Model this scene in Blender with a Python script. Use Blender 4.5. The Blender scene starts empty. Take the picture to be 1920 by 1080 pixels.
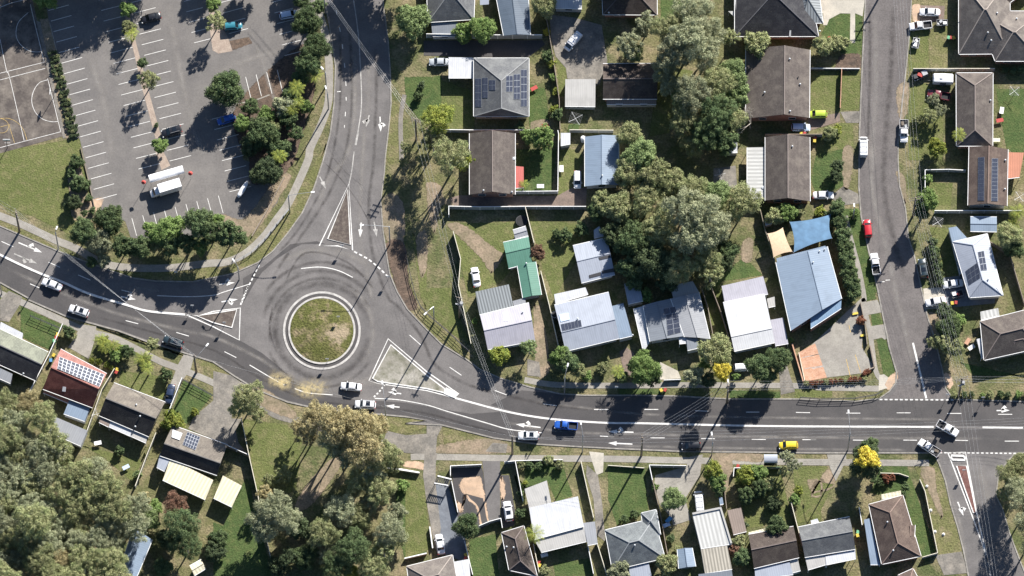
import bpy, bmesh, math, random
from mathutils import Vector, Matrix, bvhtree
from mathutils.geometry import tessellate_polygon
R = math.radians
random.seed(7)
SC = bpy.context.scene
COL = SC.collection
# ---------------------------------------------------------------- camera, sky, sun, exposure
TILT, DIST, MPP = R(20), 1500.0, 0.12
TH = 960*MPP/DIST
cd = bpy.data.cameras.new('camera'); cam = bpy.data.objects.new('camera', cd); COL.objects.link(cam)
cam.location = (0, -DIST*math.sin(TILT), DIST*math.cos(TILT)); cam.rotation_euler = (TILT, 0, 0)
cd.angle = 2*math.atan(TH); cd.clip_start = 5; cd.clip_end = 6000
SC.camera = cam
SUN_EL = R(31); sh = Vector((0.475, 0.88)).normalized()          # towards the sun, seen from above
w = bpy.data.worlds.new('World'); SC.world = w; w.use_nodes = True
nt = w.node_tree; nt.nodes.clear()
sky = nt.nodes.new('ShaderNodeTexSky'); sky.sky_type = 'NISHITA'; sky.sun_disc = False
sky.sun_elevation = SUN_EL; sky.sun_rotation = math.atan2(sh.x, sh.y)
bg = nt.nodes.new('ShaderNodeBackground'); bg.inputs[1].default_value = 0.05; sky.ozone_density = 5
wo = nt.nodes.new('ShaderNodeOutputWorld')
nt.links.new(sky.outputs[0], bg.inputs[0]); nt.links.new(bg.outputs[0], wo.inputs[0])
sd = bpy.data.lights.new('sun', 'SUN'); sd.energy = 5.0; sd.angle = R(0.5); sd.color = (1, .955, .89)
so = bpy.data.objects.new('sun', sd); COL.objects.link(so)
tosun = Vector((sh.x*math.cos(SUN_EL), sh.y*math.cos(SUN_EL), math.sin(SUN_EL)))
so.rotation_euler = tosun.to_track_quat('Z', 'Y').to_euler(); so.location = (0, 0, 200)
SC.view_settings.view_transform = 'Standard'; SC.view_settings.look = 'None'
SC.view_settings.exposure = 1.15; SC.view_settings.gamma = 1

# ---------------------------------------------------------------- plan coordinates
CT, ST = math.cos(TILT), math.sin(TILT)
def W(px, py, z=0.0):
    """survey plan (photo pixels) -> metres on the level z"""
    u = (px-960)/960*TH; v = (540-py)/960*TH
    d = Vector((u, v*CT+ST, v*ST-CT)); o = cam.location
    t = (z-o.z)/d.z
    return Vector((o.x+d.x*t, o.y+d.y*t, z))
TILES = dict(A=(0,0),B=(400,0),C=(800,0),D=(1200,0),E=(1520,0),F=(0,280),G=(400,280),H=(800,280),I=(1160,280),J=(1520,280),
 K=(0,540),L=(400,540),M=(800,540),N=(1160,540),O=(1520,540),P=(0,780),Q=(400,780),R=(760,780),S=(1140,780),U=(1520,780),Z=(0,0))
def px(s):
    out = []; t = 'Z'
    for tok in s.split():
        if tok in TILES: t = tok
        else:
            x, y = map(float, tok.split(',')); k = 1 if t == 'Z' else 3.6
            out.append((TILES[t][0]+x/k, TILES[t][1]+y/k))
    return out
def pw(s, z=0.0): return [W(x, y, z) for x, y in (px(s) if isinstance(s, str) else s)]
def smooth(pts, n=6, closed=False):
    P = [Vector(p) for p in pts]; out = []; m = len(P)
    rng = range(m) if closed else range(m-1)
    for i in rng:
        p0 = P[i-1] if (closed or i > 0) else P[0]*2-P[1]
        p1 = P[i]; p2 = P[(i+1) % m]
        p3 = P[(i+2) % m] if (closed or i+2 < m) else P[-1]*2-P[-2]
        for k in range(n):
            t = k/n
            out.append(.5*((2*p1)+(p2-p0)*t+(2*p0-5*p1+4*p2-p3)*t*t+(3*p1-p0-3*p2+p3)*t**3))
    if not closed: out.append(P[-1])
    return out

# ---------------------------------------------------------------- objects
def tag(o, label=None, cat=None, group=None, kind=None):
    if label: o['label'] = label
    if cat: o['category'] = cat
    if group: o['group'] = group
    if kind: o['kind'] = kind
    return o
def empty(name, loc=(0,0,0), rz=0, label=None, cat=None, group=None):
    o = bpy.data.objects.new(name, None); COL.objects.link(o); o.empty_display_size = .3
    o.location = loc; o.rotation_euler = (0, 0, rz)
    return tag(o, label, cat, group)
class MB:
    def __init__(s): s.v = []; s.f = []; s.uv = []; s.mi = []
    def face(s, pts, uv=None, m=0):
        b = len(s.v); s.v += [tuple(p) for p in pts]; s.f.append(tuple(range(b, b+len(pts)))); s.uv.append(uv); s.mi.append(m)
    def mesh(s, vs, fs, m=0):
        b = len(s.v); s.v += [tuple(p) for p in vs]
        for f in fs: s.f.append(tuple(i+b for i in f)); s.uv.append(None); s.mi.append(m)
    def box(s, c, d, rz=0, m=0):
        c = Vector(c); M = Matrix.Rotation(rz, 3, 'Z'); x, y, z = d[0]/2, d[1]/2, d[2]/2
        vs = [c+M@Vector(p) for p in [(-x,-y,-z),(x,-y,-z),(x,y,-z),(-x,y,-z),(-x,-y,z),(x,-y,z),(x,y,z),(-x,y,z)]]
        s.mesh(vs, [(3,2,1,0),(4,5,6,7),(0,1,5,4),(1,2,6,5),(2,3,7,6),(3,0,4,7)], m)
    def bar(s, a, b, w, h=None, m=0):
        a = Vector(a); b = Vector(b); h = h or w; d = (b-a)
        if d.length < 1e-5: return
        d.normalize(); up = Vector((0,0,1)) if abs(d.z) < .95 else Vector((1,0,0))
        x = d.cross(up).normalized()*w/2; y = x.cross(d).normalized()*h/2
        vs = [a-x-y,a+x-y,a+x+y,a-x+y,b-x-y,b+x-y,b+x+y,b-x+y]
        s.mesh(vs, [(3,2,1,0),(4,5,6,7),(0,1,5,4),(1,2,6,5),(2,3,7,6),(3,0,4,7)], m)
    def tube(s, pts, r, n=6, m=0, cap=True):
        P = [Vector(p) for p in pts]; rs = r if isinstance(r, (list, tuple)) else [r]*len(P); vs = []; fs = []
        for i, p in enumerate(P):
            d = (P[min(i+1, len(P)-1)]-P[max(i-1, 0)]).normalized()
            up = Vector((0,0,1)) if abs(d.z) < .9 else Vector((1,0,0))
            x = d.cross(up).normalized(); y = x.cross(d)
            for k in range(n):
                a = 2*math.pi*k/n; vs.append(p+(x*math.cos(a)+y*math.sin(a))*rs[i])
        for i in range(len(P)-1):
            for k in range(n): fs.append((i*n+k, i*n+(k+1) % n, (i+1)*n+(k+1) % n, (i+1)*n+k))
        if cap: fs += [tuple(range(n))[::-1], tuple((len(P)-1)*n+k for k in range(n))]
        s.mesh(vs, fs, m)
    def prism(s, poly, z0, z1, m=0, bottom=False):
        n = len(poly); A = [Vector((p[0], p[1], z0)) for p in poly]; B = [Vector((p[0], p[1], z1)) for p in poly]
        tr = tessellate_polygon([[Vector((p[0], p[1], 0)) for p in poly]])
        s.mesh(B, [fixup(t, B) for t in tr], m)
        ccw = sum(poly[i][0]*poly[(i+1) % n][1]-poly[(i+1) % n][0]*poly[i][1] for i in range(n)) > 0
        s.mesh(A+B, [((i, (i+1) % n, n+(i+1) % n, n+i) if ccw else (n+i, n+(i+1) % n, (i+1) % n, i)) for i in range(n)], m)
        if bottom: s.mesh(A, [fixup(t, A)[::-1] for t in tr], m)
    def build(s, name, mat, parent=None, sm=False):
        me = bpy.data.meshes.new(name); me.from_pydata(s.v, [], s.f)
        if any(u for u in s.uv):
            ul = me.uv_layers.new(name='UVMap'); k = 0
            for f, u in zip(s.f, s.uv):
                for j in range(len(f)): ul.data[k].uv = u[j] if u else (0, 0); k += 1
        mats = mat if isinstance(mat, (list, tuple)) else [mat]
        for q in mats: me.materials.append(q)
        if len(mats) > 1: me.polygons.foreach_set('material_index', s.mi)
        if sm: me.polygons.foreach_set('use_smooth', [True]*len(s.f))
        me.update()
        o = bpy.data.objects.new(name, me); COL.objects.link(o); o.parent = parent
        return o
def fixup(t, V):
    a, b, c = (V[i] for i in t)
    return t if (b-a).cross(c-a).z > 0 else (t[0], t[2], t[1])
def sheet(name, pts, z, mat, parent=None, kind=None, rim=0):
    """flat sheet (polygon in world xy) at height z"""
    P = [Vector((p[0], p[1], z)) for p in pts]; mb = MB()
    tr = tessellate_polygon([[Vector((p.x, p.y, 0)) for p in P]])
    mb.mesh(P, [fixup(t, P) for t in tr])
    o = mb.build(name, mat, parent)
    if kind: o['kind'] = kind
    return o
def ribbon_mb(mb, pts, wd, z, h=0, closed=False):
    P = [Vector((p[0], p[1])) for p in pts]; n = len(P); Lf = []; Rt = []
    for i in range(n):
        a = P[i-1] if (closed or i) else P[0]; b = P[(i+1) % n] if (closed or i < n-1) else P[-1]
        d = (b-a).normalized(); nrm = Vector((-d.y, d.x)); ww = wd[i] if isinstance(wd, list) else wd
        Lf.append(P[i]+nrm*ww/2); Rt.append(P[i]-nrm*ww/2)
    m = n if closed else n-1
    for i in range(m):
        j = (i+1) % n
        T = [(Rt[i].x,Rt[i].y,z+h),(Rt[j].x,Rt[j].y,z+h),(Lf[j].x,Lf[j].y,z+h),(Lf[i].x,Lf[i].y,z+h)]
        mb.face(T)
        if h:
            mb.face([(Rt[i].x,Rt[i].y,0),(Rt[j].x,Rt[j].y,0),T[1],T[0]]); mb.face([T[3],T[2],(Lf[j].x,Lf[j].y,0),(Lf[i].x,Lf[i].y,0)])
    if h and not closed:
        for i, s_ in ((0, 1), (n-1, -1)):
            q = [(Lf[i].x,Lf[i].y,0),(Rt[i].x,Rt[i].y,0),(Rt[i].x,Rt[i].y,z+h),(Lf[i].x,Lf[i].y,z+h)]
            mb.face(q[::s_])
def children(o): return list(o.children)
ALLKIDS = {}
def copy_tree(o, parent=None):
    c = o.copy(); COL.objects.link(c); c.parent = parent
    for ch in list(o.children): copy_tree(ch, c)
    return c

# ---------------------------------------------------------------- materials
def newmat(name, rough=.8, metal=0, spec=.3):
    m = bpy.data.materials.new(name); m.use_nodes = True; t = m.node_tree; b = t.nodes['Principled BSDF']
    b.inputs['Roughness'].default_value = rough; b.inputs['Metallic'].default_value = metal
    b.inputs['Specular IOR Level'].default_value = spec
    return m, t, b
def nd(t, ty, **k):
    n = t.nodes.new(ty)
    for a, v in k.items():
        if a.startswith('i_'): n.inputs[int(a[2:]) if a[2:].isdigit() else a[2:].replace('_', ' ')].default_value = v
        else: setattr(n, a, v)
    return n
def c4(c, k=1): return (c[0]*k, c[1]*k, c[2]*k, 1)
def mixc(t, fac, a, b, mode='MIX'):
    n = t.nodes.new('ShaderNodeMix'); n.data_type = 'RGBA'; n.blend_type = mode
    for sock, v in ((n.inputs[0], fac), (n.inputs[6], a), (n.inputs[7], b)):
        if isinstance(v, bpy.types.NodeSocket): t.links.new(v, sock)
        else: sock.default_value = v
    return n.outputs[2]
def noise(t, co, scale, detail=4, rough=.55, dist=0):
    n = nd(t, 'ShaderNodeTexNoise'); n.inputs['Scale'].default_value = scale; n.inputs['Detail'].default_value = detail
    n.inputs['Roughness'].default_value = rough; n.inputs['Distortion'].default_value = dist
    t.links.new(co, n.inputs['Vector']); return n.outputs['Fac']
def ramp(t, f, a, b):
    n = nd(t, 'ShaderNodeMapRange'); n.inputs[1].default_value = a; n.inputs[2].default_value = b
    t.links.new(f, n.inputs[0]); return n.outputs[0]
def bump(t, b, h, st, dist=.1):
    n = nd(t, 'ShaderNodeBump'); n.inputs['Strength'].default_value = st; n.inputs['Distance'].default_value = dist
    t.links.new(h, n.inputs['Height']); t.links.new(n.outputs[0], b.inputs['Normal'])
def wpos(t): return nd(t, 'ShaderNodeNewGeometry').outputs['Position']
def ocoord(t): return nd(t, 'ShaderNodeTexCoord').outputs['Object']
def surf(name, cols, scales=(.08, .6, 4), rough=.9, bs=.25, bd=.08, th=(.35, .65), fine=.35, spec=.2, soft=False):
    """mottled ground or masonry: cols = 3 real colours mixed by noise of growing frequency"""
    m, t, b = newmat(name, rough, 0, spec); co = wpos(t)
    n1 = noise(t, co, scales[0], 5, .6, .4); n2 = noise(t, co, scales[1], 6, .65); n3 = noise(t, co, scales[2], 3, .6)
    c = mixc(t, ramp(t, n1, *th), c4(cols[0]), c4(cols[1]))
    c = mixc(t, ramp(t, n2, th[0]+.08, th[1]+.08), c, c4(cols[2]))
    g = nd(t, 'ShaderNodeMapRange'); g.inputs[1].default_value = .25; g.inputs[2].default_value = .75
    g.inputs[3].default_value = 1-fine; g.inputs[4].default_value = 1+fine; t.links.new(n3, g.inputs[0])
    mm = nd(t, 'ShaderNodeVectorMath', operation='SCALE'); t.links.new(c, mm.inputs[0]); t.links.new(g.outputs[0], mm.inputs['Scale'])
    t.links.new(mm.outputs[0], b.inputs['Base Color'])
    if bs: bump(t, b, n3, bs, bd)
    if soft:          # ragged outer border: the sheet thins out over its last metre
        at_ = nd(t, 'ShaderNodeAttribute', attribute_name='edge'); n4 = noise(t, co, 1.1, 5, .7)
        q1 = nd(t, 'ShaderNodeMath', operation='MULTIPLY_ADD'); q1.inputs[1].default_value = 1.2; q1.inputs[2].default_value = -.5; t.links.new(n4, q1.inputs[0])
        q2 = nd(t, 'ShaderNodeMath', operation='ADD'); t.links.new(at_.outputs['Fac'], q2.inputs[0]); t.links.new(q1.outputs[0], q2.inputs[1])
        q3 = nd(t, 'ShaderNodeMapRange'); q3.inputs[1].default_value = .42; q3.inputs[2].default_value = .58; q3.inputs[3].default_value = 1; q3.inputs[4].default_value = 0
        t.links.new(q2.outputs[0], q3.inputs[0]); t.links.new(q3.outputs[0], b.inputs['Alpha'])
    return m
M = {}
M['ground'] = surf('dry_grass', [(.14,.134,.06),(.078,.095,.036),(.25,.2,.125)], (.06,.22,2.2), bs=.7, bd=.25, fine=.5)
M['lawn'] = surf('lawn_grass', [(.1,.118,.038),(.13,.142,.05),(.19,.17,.085)], (.1,.5,2.6), bs=.7, bd=.22, th=(.4,.7), fine=.42, soft=True)
M['lush'] = surf('lush_grass', [(.055,.088,.028),(.08,.112,.034),(.13,.14,.055)], (.15,.6,2.6), bs=.7, bd=.22, th=(.4,.75), fine=.42, soft=True)
M['verge'] = surf('verge_grass', [(.12,.125,.048),(.155,.148,.065),(.25,.2,.125)], (.12,.35,2.4), bs=.7, bd=.22, th=(.4,.68), fine=.48, soft=True)
M['dirt'] = surf('bare_dirt', [(.3,.23,.165),(.2,.165,.115),(.14,.125,.075)], (.15,.5,2.5), bs=.4, th=(.35,.65), fine=.35, soft=True)
M['mulch'] = surf('mulch', [(.12,.085,.062),(.07,.055,.045),(.17,.12,.09)], (.2,1,3), bs=.5, fine=.45, soft=True)
M['asphalt'] = surf('asphalt', [(.145,.136,.132),(.19,.178,.172),(.108,.102,.1)], (.045,.22,3), bs=.12, th=(.3,.7), fine=.16)
M['asphalt_dark'] = surf('asphalt_dark', [(.078,.073,.073),(.098,.092,.09),(.062,.06,.061)], (.05,.2,3), bs=.12, th=(.3,.7), fine=.14)
M['asphalt_side'] = surf('asphalt_side', [(.135,.122,.118),(.165,.15,.144),(.105,.096,.094)], (.06,.3,2.6), bs=.2, th=(.3,.7), fine=.24)
M['carpark'] = surf('carpark_asphalt', [(.155,.145,.138),(.195,.182,.17),(.12,.113,.11)], (.05,.2,2.5), bs=.12, th=(.3,.7), fine=.16)
M['court'] = surf('court_asphalt', [(.07,.06,.056),(.11,.095,.085),(.2,.175,.15)], (.12,.3,2), bs=.15, th=(.35,.62), fine=.2)
M['concrete'] = surf('concrete', [(.34,.32,.28),(.27,.25,.225),(.22,.205,.18)], (.15,.6,3), bs=.1, th=(.3,.7), fine=.16)
M['conc_pale'] = surf('pale_concrete', [(.5,.46,.39),(.42,.39,.33),(.33,.31,.27)], (.15,.5,3), bs=.1, fine=.12)
M['conc_old'] = surf('old_concrete', [(.2,.185,.165),(.14,.13,.115),(.3,.27,.23)], (.15,.45,2.6), bs=.2, fine=.24)
M['kerb'] = surf('kerb_concrete', [(.33,.31,.28),(.24,.225,.2),(.17,.16,.145)], (.3,1,3), bs=.1, fine=.16)
M['drive_brown'] = surf('brown_driveway', [(.19,.145,.12),(.24,.185,.155),(.13,.105,.09)], (.2,.6,3), bs=.2, fine=.22)
M['drive_blue'] = surf('bluegrey_driveway', [(.16,.175,.2),(.2,.215,.24),(.12,.13,.15)], (.2,.6,3), bs=.1, fine=.1)
M['terra'] = surf('terracotta_paving', [(.5,.29,.19),(.42,.23,.15),(.55,.36,.26)], (.3,1,4), bs=.1, fine=.16)
M['peach'] = surf('peach_gravel', [(.56,.4,.28),(.45,.32,.22),(.35,.26,.19)], (.3,1,4), bs=.2, fine=.16, soft=True)
M['island_dark'] = surf('dark_island_infill', [(.075,.06,.055),(.1,.08,.07),(.17,.145,.12)], (.4,1.2,4), bs=.3, fine=.25)
M['island_pale'] = surf('pale_island_infill', [(.36,.34,.3),(.25,.235,.2),(.12,.12,.08)], (.15,.4,3), bs=.3, th=(.35,.6), fine=.2)
M['ring_paint'] = surf('scuffed_kerb_paint', [(.52,.5,.47),(.42,.4,.38),(.26,.25,.23)], (.5,1.2,5), rough=.8, bs=0, th=(.35,.7), fine=.12)
M['island_red'] = surf('red_island_infill', [(.17,.075,.065),(.12,.06,.055),(.22,.12,.1)], (.3,1,3), bs=.2, fine=.2)
M['paint'] = surf('white_road_paint', [(.74,.73,.7),(.66,.65,.62),(.4,.38,.36)], (.5,1.4,6), rough=.7, bs=0, th=(.35,.75), fine=.08)
M['paint_old'] = surf('worn_road_paint', [(.5,.48,.45),(.34,.33,.31),(.2,.19,.18)], (.6,1.6,7), rough=.7, bs=0, th=(.35,.65), fine=.12)
M['paint_yellow'] = surf('yellow_line_paint', [(.6,.42,.15),(.5,.36,.16),(.3,.23,.12)], (.5,1.4,6), bs=0)
M['brick'] = surf('brick', [(.3,.17,.12),(.24,.13,.1),(.36,.22,.17)], (.5,3,9), bs=.3)
M['brick_cream'] = surf('cream_brick', [(.42,.36,.28),(.36,.3,.23),(.48,.42,.34)], (.5,3,9), bs=.2)
M['render_wall'] = surf('rendered_wall', [(.5,.48,.44),(.44,.42,.39),(.4,.38,.35)], (.5,2,8), bs=.1, fine=.08)
M['weatherboard'] = surf('weatherboard', [(.55,.56,.56),(.5,.51,.52),(.45,.46,.46)], (.5,2,8), bs=.1, fine=.08)
def plain(name, c, rough=.5, metal=0, spec=.4, var=.12, sc=3):
    m, t, b = newmat(name, rough, metal, spec); n = noise(t, ocoord(t), sc, 4)
    t.links.new(mixc(t, ramp(t, n, .3, .7), c4(c, 1-var), c4(c, 1+var)), b.inputs['Base Color']); return m
M['white_metal'] = plain('white_metal', (.78,.78,.77)); M['cream_metal'] = plain('cream_metal', (.62,.58,.47))
M['grey_metal'] = plain('galvanised_steel', (.4,.41,.42), .45, .6); M['dark_metal'] = plain('dark_metal', (.05,.05,.055))
M['green_metal'] = plain('green_metal', (.08,.14,.09)); M['timber'] = plain('weathered_timber', (.16,.13,.1), .9)
M['fence_timber'] = plain('paling_timber', (.24,.2,.16), .9); M['fence_grey'] = plain('grey_fence_sheet', (.3,.32,.32))
M['pole_wood'] = plain('pole_timber', (.2,.165,.13), .9); M['wire'] = plain('wire_aluminium', (.5,.5,.5), .5, .3)
M['glass'] = plain('window_glass', (.03,.04,.05), .08, 0, .8); M['trim'] = plain('window_trim', (.6,.6,.58))
M['black'] = plain('black_rubber', (.02,.02,.022), .8); M['carglass'] = plain('car_glass', (.012,.016,.022), .08, 0, .9)
M['lamp_red'] = plain('red_lens', (.4,.02,.02), .3); M['lamp_white'] = plain('clear_lens', (.7,.72,.74), .2)
M['red'] = plain('red_plastic', (.4,.06,.05)); M['yellow'] = plain('yellow_plastic', (.62,.47,.07)); M['bin_green'] = plain('dark_green_plastic', (.03,.08,.045))
M['lidgreen'] = plain('green_plastic', (.18,.45,.25)); M['blue_tarp'] = plain('blue_tarp', (.1,.3,.55)); M['tyre'] = plain('tyre_rubber', (.025,.025,.027), .9)
M['panel'] = plain('photovoltaic_glass', (.045,.052,.075), .15, 0, .7, .2); M['panelframe'] = plain('panel_frame', (.3,.32,.35), .4, .5)
M['bark'] = plain('bark', (.22,.18,.14), .9, var=.3); M['bark_pale'] = plain('pale_gum_bark', (.45,.41,.35), .85, var=.3)
M['vent'] = plain('vent_metal', (.6,.62,.63), .4, .5)
def tile_mat(name, c, row=.34, amp=.42):
    m, t, b = newmat(name, .85, 0, .2)
    uv = nd(t, 'ShaderNodeUVMap').outputs[0]; br = nd(t, 'ShaderNodeTexBrick')
    br.inputs['Color1'].default_value = c4(c, 1.12); br.inputs['Color2'].default_value = c4(c, .86); br.inputs['Mortar'].default_value = c4(c, 1-amp)
    br.inputs['Scale'].default_value = 1; br.inputs['Brick Width'].default_value = .31; br.inputs['Row Height'].default_value = row
    br.inputs['Mortar Size'].default_value = .05; br.inputs['Mortar Smooth'].default_value = .6
    t.links.new(uv, br.inputs['Vector'])
    co = wpos(t); n1 = noise(t, co, .5, 5, .65); n2 = noise(t, co, 5, 3)
    col = mixc(t, ramp(t, n1, .45, .8), br.outputs[0], c4((c[0]*1.35+.02, c[1]*1.35+.02, c[2]*1.3+.015)))
    col = mixc(t, ramp(t, n2, .66, .8), col, c4((.34,.33,.29)))
    t.links.new(col, b.inputs['Base Color'])
    wv = nd(t, 'ShaderNodeTexWave', wave_type='BANDS', bands_direction='Y', wave_profile='SAW'); wv.inputs['Scale'].default_value = 1/row/6.2832*math.pi*2/2
    wv.inputs['Scale'].default_value = .314/row; t.links.new(uv, wv.inputs[0])
    bump(t, b, wv.outputs[1], .6, .08); return m
def metal_roof(name, c, rib=.5, amp=.12, rough=.45, dirt=.25, metal=0):
    m, t, b = newmat(name, rough, metal, .35)
    uv = nd(t, 'ShaderNodeUVMap').outputs[0]
    wv = nd(t, 'ShaderNodeTexWave', wave_type='BANDS', bands_direction='X', wave_profile='SIN'); wv.inputs['Scale'].default_value = .314/rib
    t.links.new(uv, wv.inputs[0])
    col = mixc(t, wv.outputs[1], c4(c, 1-amp), c4(c, 1+amp*.3))
    mp = nd(t, 'ShaderNodeMapping'); mp.inputs['Scale'].default_value = (1.2, .18, 1); t.links.new(uv, mp.inputs[0])
    n1 = noise(t, mp.outputs[0], 1, 5, .7); n2 = noise(t, wpos(t), .35, 5, .6)
    col = mixc(t, ramp(t, n1, .5, .85), col, c4(c, 1-dirt)); col = mixc(t, ramp(t, n2, .5, .8), col, c4(c, 1-dirt*.8))
    t.links.new(col, b.inputs['Base Color']); bump(t, b, wv.outputs[1], .12, .04); return m
for k, c in dict(t_brown=(.115,.098,.09), t_dkbrown=(.085,.068,.06), t_grey=(.135,.14,.148), t_dark=(.045,.045,.052), t_red=(.17,.062,.052),
                 t_choc=(.115,.085,.073), t_warm=(.17,.15,.138), t_slate=(.165,.18,.19), t_black=(.05,.048,.05), t_greygreen=(.2,.21,.17), t_greybrown=(.17,.15,.13), t_pink=(.32,.16,.14)).items(): M[k] = tile_mat(k+'_roof_tiles', c)
for k, c in dict(m_white=(.54,.55,.57), m_pale=(.34,.37,.43), m_blue=(.21,.27,.35), m_deepblue=(.2,.3,.42), m_grey=(.3,.31,.33), m_warm=(.43,.42,.4),
                 m_green=(.095,.22,.165), m_lilac=(.4,.39,.44), m_steel=(.2,.22,.25), m_brown=(.25,.2,.17), m_red=(.5,.14,.12), m_orange=(.5,.22,.14), m_dkblue=(.1,.13,.17)).items():
    M[k] = metal_roof(k+'_sheeting', c, amp=.07 if k not in ('m_brown','m_orange') else .15, dirt=.28)
M['m_strip'] = metal_roof('striped_sheeting', (.5,.5,.48), rib=.9, amp=.3); M['m_rib'] = metal_roof('ribbed_grey_sheeting', (.24,.26,.27), rib=.65, amp=.5)
M['m_fiber'] = metal_roof('translucent_cream_sheeting', (.74,.68,.5), rib=.8, amp=.25); M['m_worn'] = metal_roof('weathered_sheeting', (.4,.37,.31), rib=.7, amp=.45, dirt=.5)
def leaf_mat(name, c, c2, tr=.22):
    m, t, b = newmat(name, .7, 0, .2); t.nodes.remove(b); out = t.nodes['Material Output']
    g = nd(t, 'ShaderNodeNewGeometry'); oi = nd(t, 'ShaderNodeObjectInfo'); n1 = noise(t, nd(t, 'ShaderNodeTexCoord').outputs['Object'], 2.2, 3)
    col = mixc(t, ramp(t, n1, .35, .65), c4(c), c4(c2))
    v = nd(t, 'ShaderNodeMapRange'); v.inputs[3].default_value = .6; v.inputs[4].default_value = 1.4; t.links.new(g.outputs['Random Per Island'], v.inputs[0])
    v2 = nd(t, 'ShaderNodeMapRange'); v2.inputs[3].default_value = .82; v2.inputs[4].default_value = 1.2; t.links.new(oi.outputs['Random'], v2.inputs[0])
    mu = nd(t, 'ShaderNodeMath', operation='MULTIPLY'); t.links.new(v.outputs[0], mu.inputs[0]); t.links.new(v2.outputs[0], mu.inputs[1])
    s = nd(t, 'ShaderNodeVectorMath', operation='SCALE'); t.links.new(col, s.inputs[0]); t.links.new(mu.outputs[0], s.inputs['Scale'])
    d = nd(t, 'ShaderNodeBsdfDiffuse'); tl = nd(t, 'ShaderNodeBsdfTranslucent'); mx = nd(t, 'ShaderNodeMixShader'); mx.inputs[0].default_value = tr
    t.links.new(s.outputs[0], d.inputs[0]); t.links.new(s.outputs[0], tl.inputs[0])
    t.links.new(d.outputs[0], mx.inputs[1]); t.links.new(tl.outputs[0], mx.inputs[2]); t.links.new(mx.outputs[0], out.inputs[0]); return m
LB = dict(g=1.75, k=1.75, r=1.3, y=1.0, h=1.6, t=1.6, v=1.45)
LC = dict(g=((.056,.082,.04),(.085,.108,.05)), o=((.135,.148,.09),(.185,.19,.12)), b=((.18,.15,.08),(.215,.195,.11)), l=((.09,.135,.045),(.125,.165,.06)),
          y=((.75,.62,.12),(.6,.52,.08)), r=((.19,.07,.05),(.15,.09,.05)), k=((.05,.068,.038),(.072,.09,.046)), v=((.21,.22,.05),(.15,.19,.05)), t=((.13,.17,.075),(.16,.2,.09)), w=((.17,.17,.09),(.13,.15,.07)), h=((.15,.085,.06),(.1,.07,.05)))
for k, (a, b_) in LC.items(): M['leaf_'+k] = leaf_mat('foliage_'+k, [v*LB.get(k, 1.95) for v in a], [v*LB.get(k, 1.95) for v in b_])
def paintmat(name, c, metal=.0, rough=.28):
    m, t, b = newmat(name, rough, metal, .5); b.inputs['Base Color'].default_value = c4(c); b.inputs['Coat Weight'].default_value = .6
    n = noise(t, ocoord(t), 9, 2); n2 = nd(t, 'ShaderNodeMapRange'); n2.inputs[3].default_value = rough-.05; n2.inputs[4].default_value = rough+.12
    t.links.new(n, n2.inputs[0]); t.links.new(n2.outputs[0], b.inputs['Roughness']); return m
for k, c in dict(white=(.78,.78,.79), black=(.015,.016,.02), blue=(.02,.1,.42), red=(.45,.02,.03), yellow=(.75,.58,.04), teal=(.03,.18,.24), lime=(.42,.55,.06),
                 silver=(.42,.45,.48), navy=(.025,.04,.08), ltblue=(.5,.6,.75), maroon=(.16,.03,.04), grey=(.14,.15,.16), darkteal=(.02,.035,.045)).items(): M['p_'+k] = paintmat('paintwork_'+k, c)
M['strip'] = surf('pinkish_strip_paving', [(.34,.27,.22),(.28,.22,.18),(.4,.33,.27)], (.3,1,4), bs=.15, fine=.16)
# ---------------------------------------------------------------- ground and roads
gm = MB(); gm.face([(-700,-600,0),(700,-600,0),(700,700,0),(-700,700,0)]); tag(gm.build('ground', M['ground']), kind='structure')
def patch(name, mat, s, z=.02, sm=3):
    P = pw(s); P = smooth(P, sm, True) if sm > 1 else P
    if mat not in ('lawn','lush','verge','dirt','mulch','peach'): return sheet(name, P, z, M[mat], None, 'structure')
    P = smooth(pw(s), 4, True) if sm > 1 else [a.lerp(b, k/3) for a, b in zip(pw(s), pw(s)[1:]+pw(s)[:1]) for k in range(3)]
    n = len(P); ar = sum(P[i].x*P[(i+1) % n].y-P[(i+1) % n].x*P[i].y for i in range(n)); sg = 1 if ar > 0 else -1; wd = 1.1 if sm > 1 else .6; I = []; O = []
    for i in range(n):
        d = (P[(i+1) % n]-P[i-1]); nn = Vector((d.y,-d.x,0)).normalized()*sg; I.append((P[i]-nn*wd*.4).xy.to_3d()); O.append((P[i]+nn*wd*.6).xy.to_3d())
    V = [Vector((p.x,p.y,z)) for p in I+O]; mb = MB(); fs = [fixup(t, V) for t in tessellate_polygon([I])]
    for i in range(n):
        j = (i+1) % n; fs.append((i,n+i,n+j,j) if sg > 0 else (j,n+j,n+i,i))
    mb.mesh(V, fs); o = mb.build(name, M[mat]); at_ = o.data.attributes.new('edge', 'FLOAT', 'POINT')
    for i in range(n): at_.data[n+i].value = 1.0
    return tag(o, kind='structure')
LZ = [0]
def lawn(mat, s, sm=1, name=None):
    LZ[0] += 1; nm = name or dict(lawn='lawn', lush='lawn', verge='grass_verge', ground='lawn').get(mat, 'yard_paving')
    return patch(nm, mat, s, .006+.0022*(LZ[0] % 9), sm)
NK = px('Z -430,240 -30,412 0,424 F 130,575 400,690 540,745 Z 200,505 F 900,870 1050,890 1300,895 G 130,840 300,765 400,690 500,570 600,430 680,260 740,80 B 790,900 815,700 825,450 800,280 780,150 760,50 Z 600,-40 575,-400')
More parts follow.
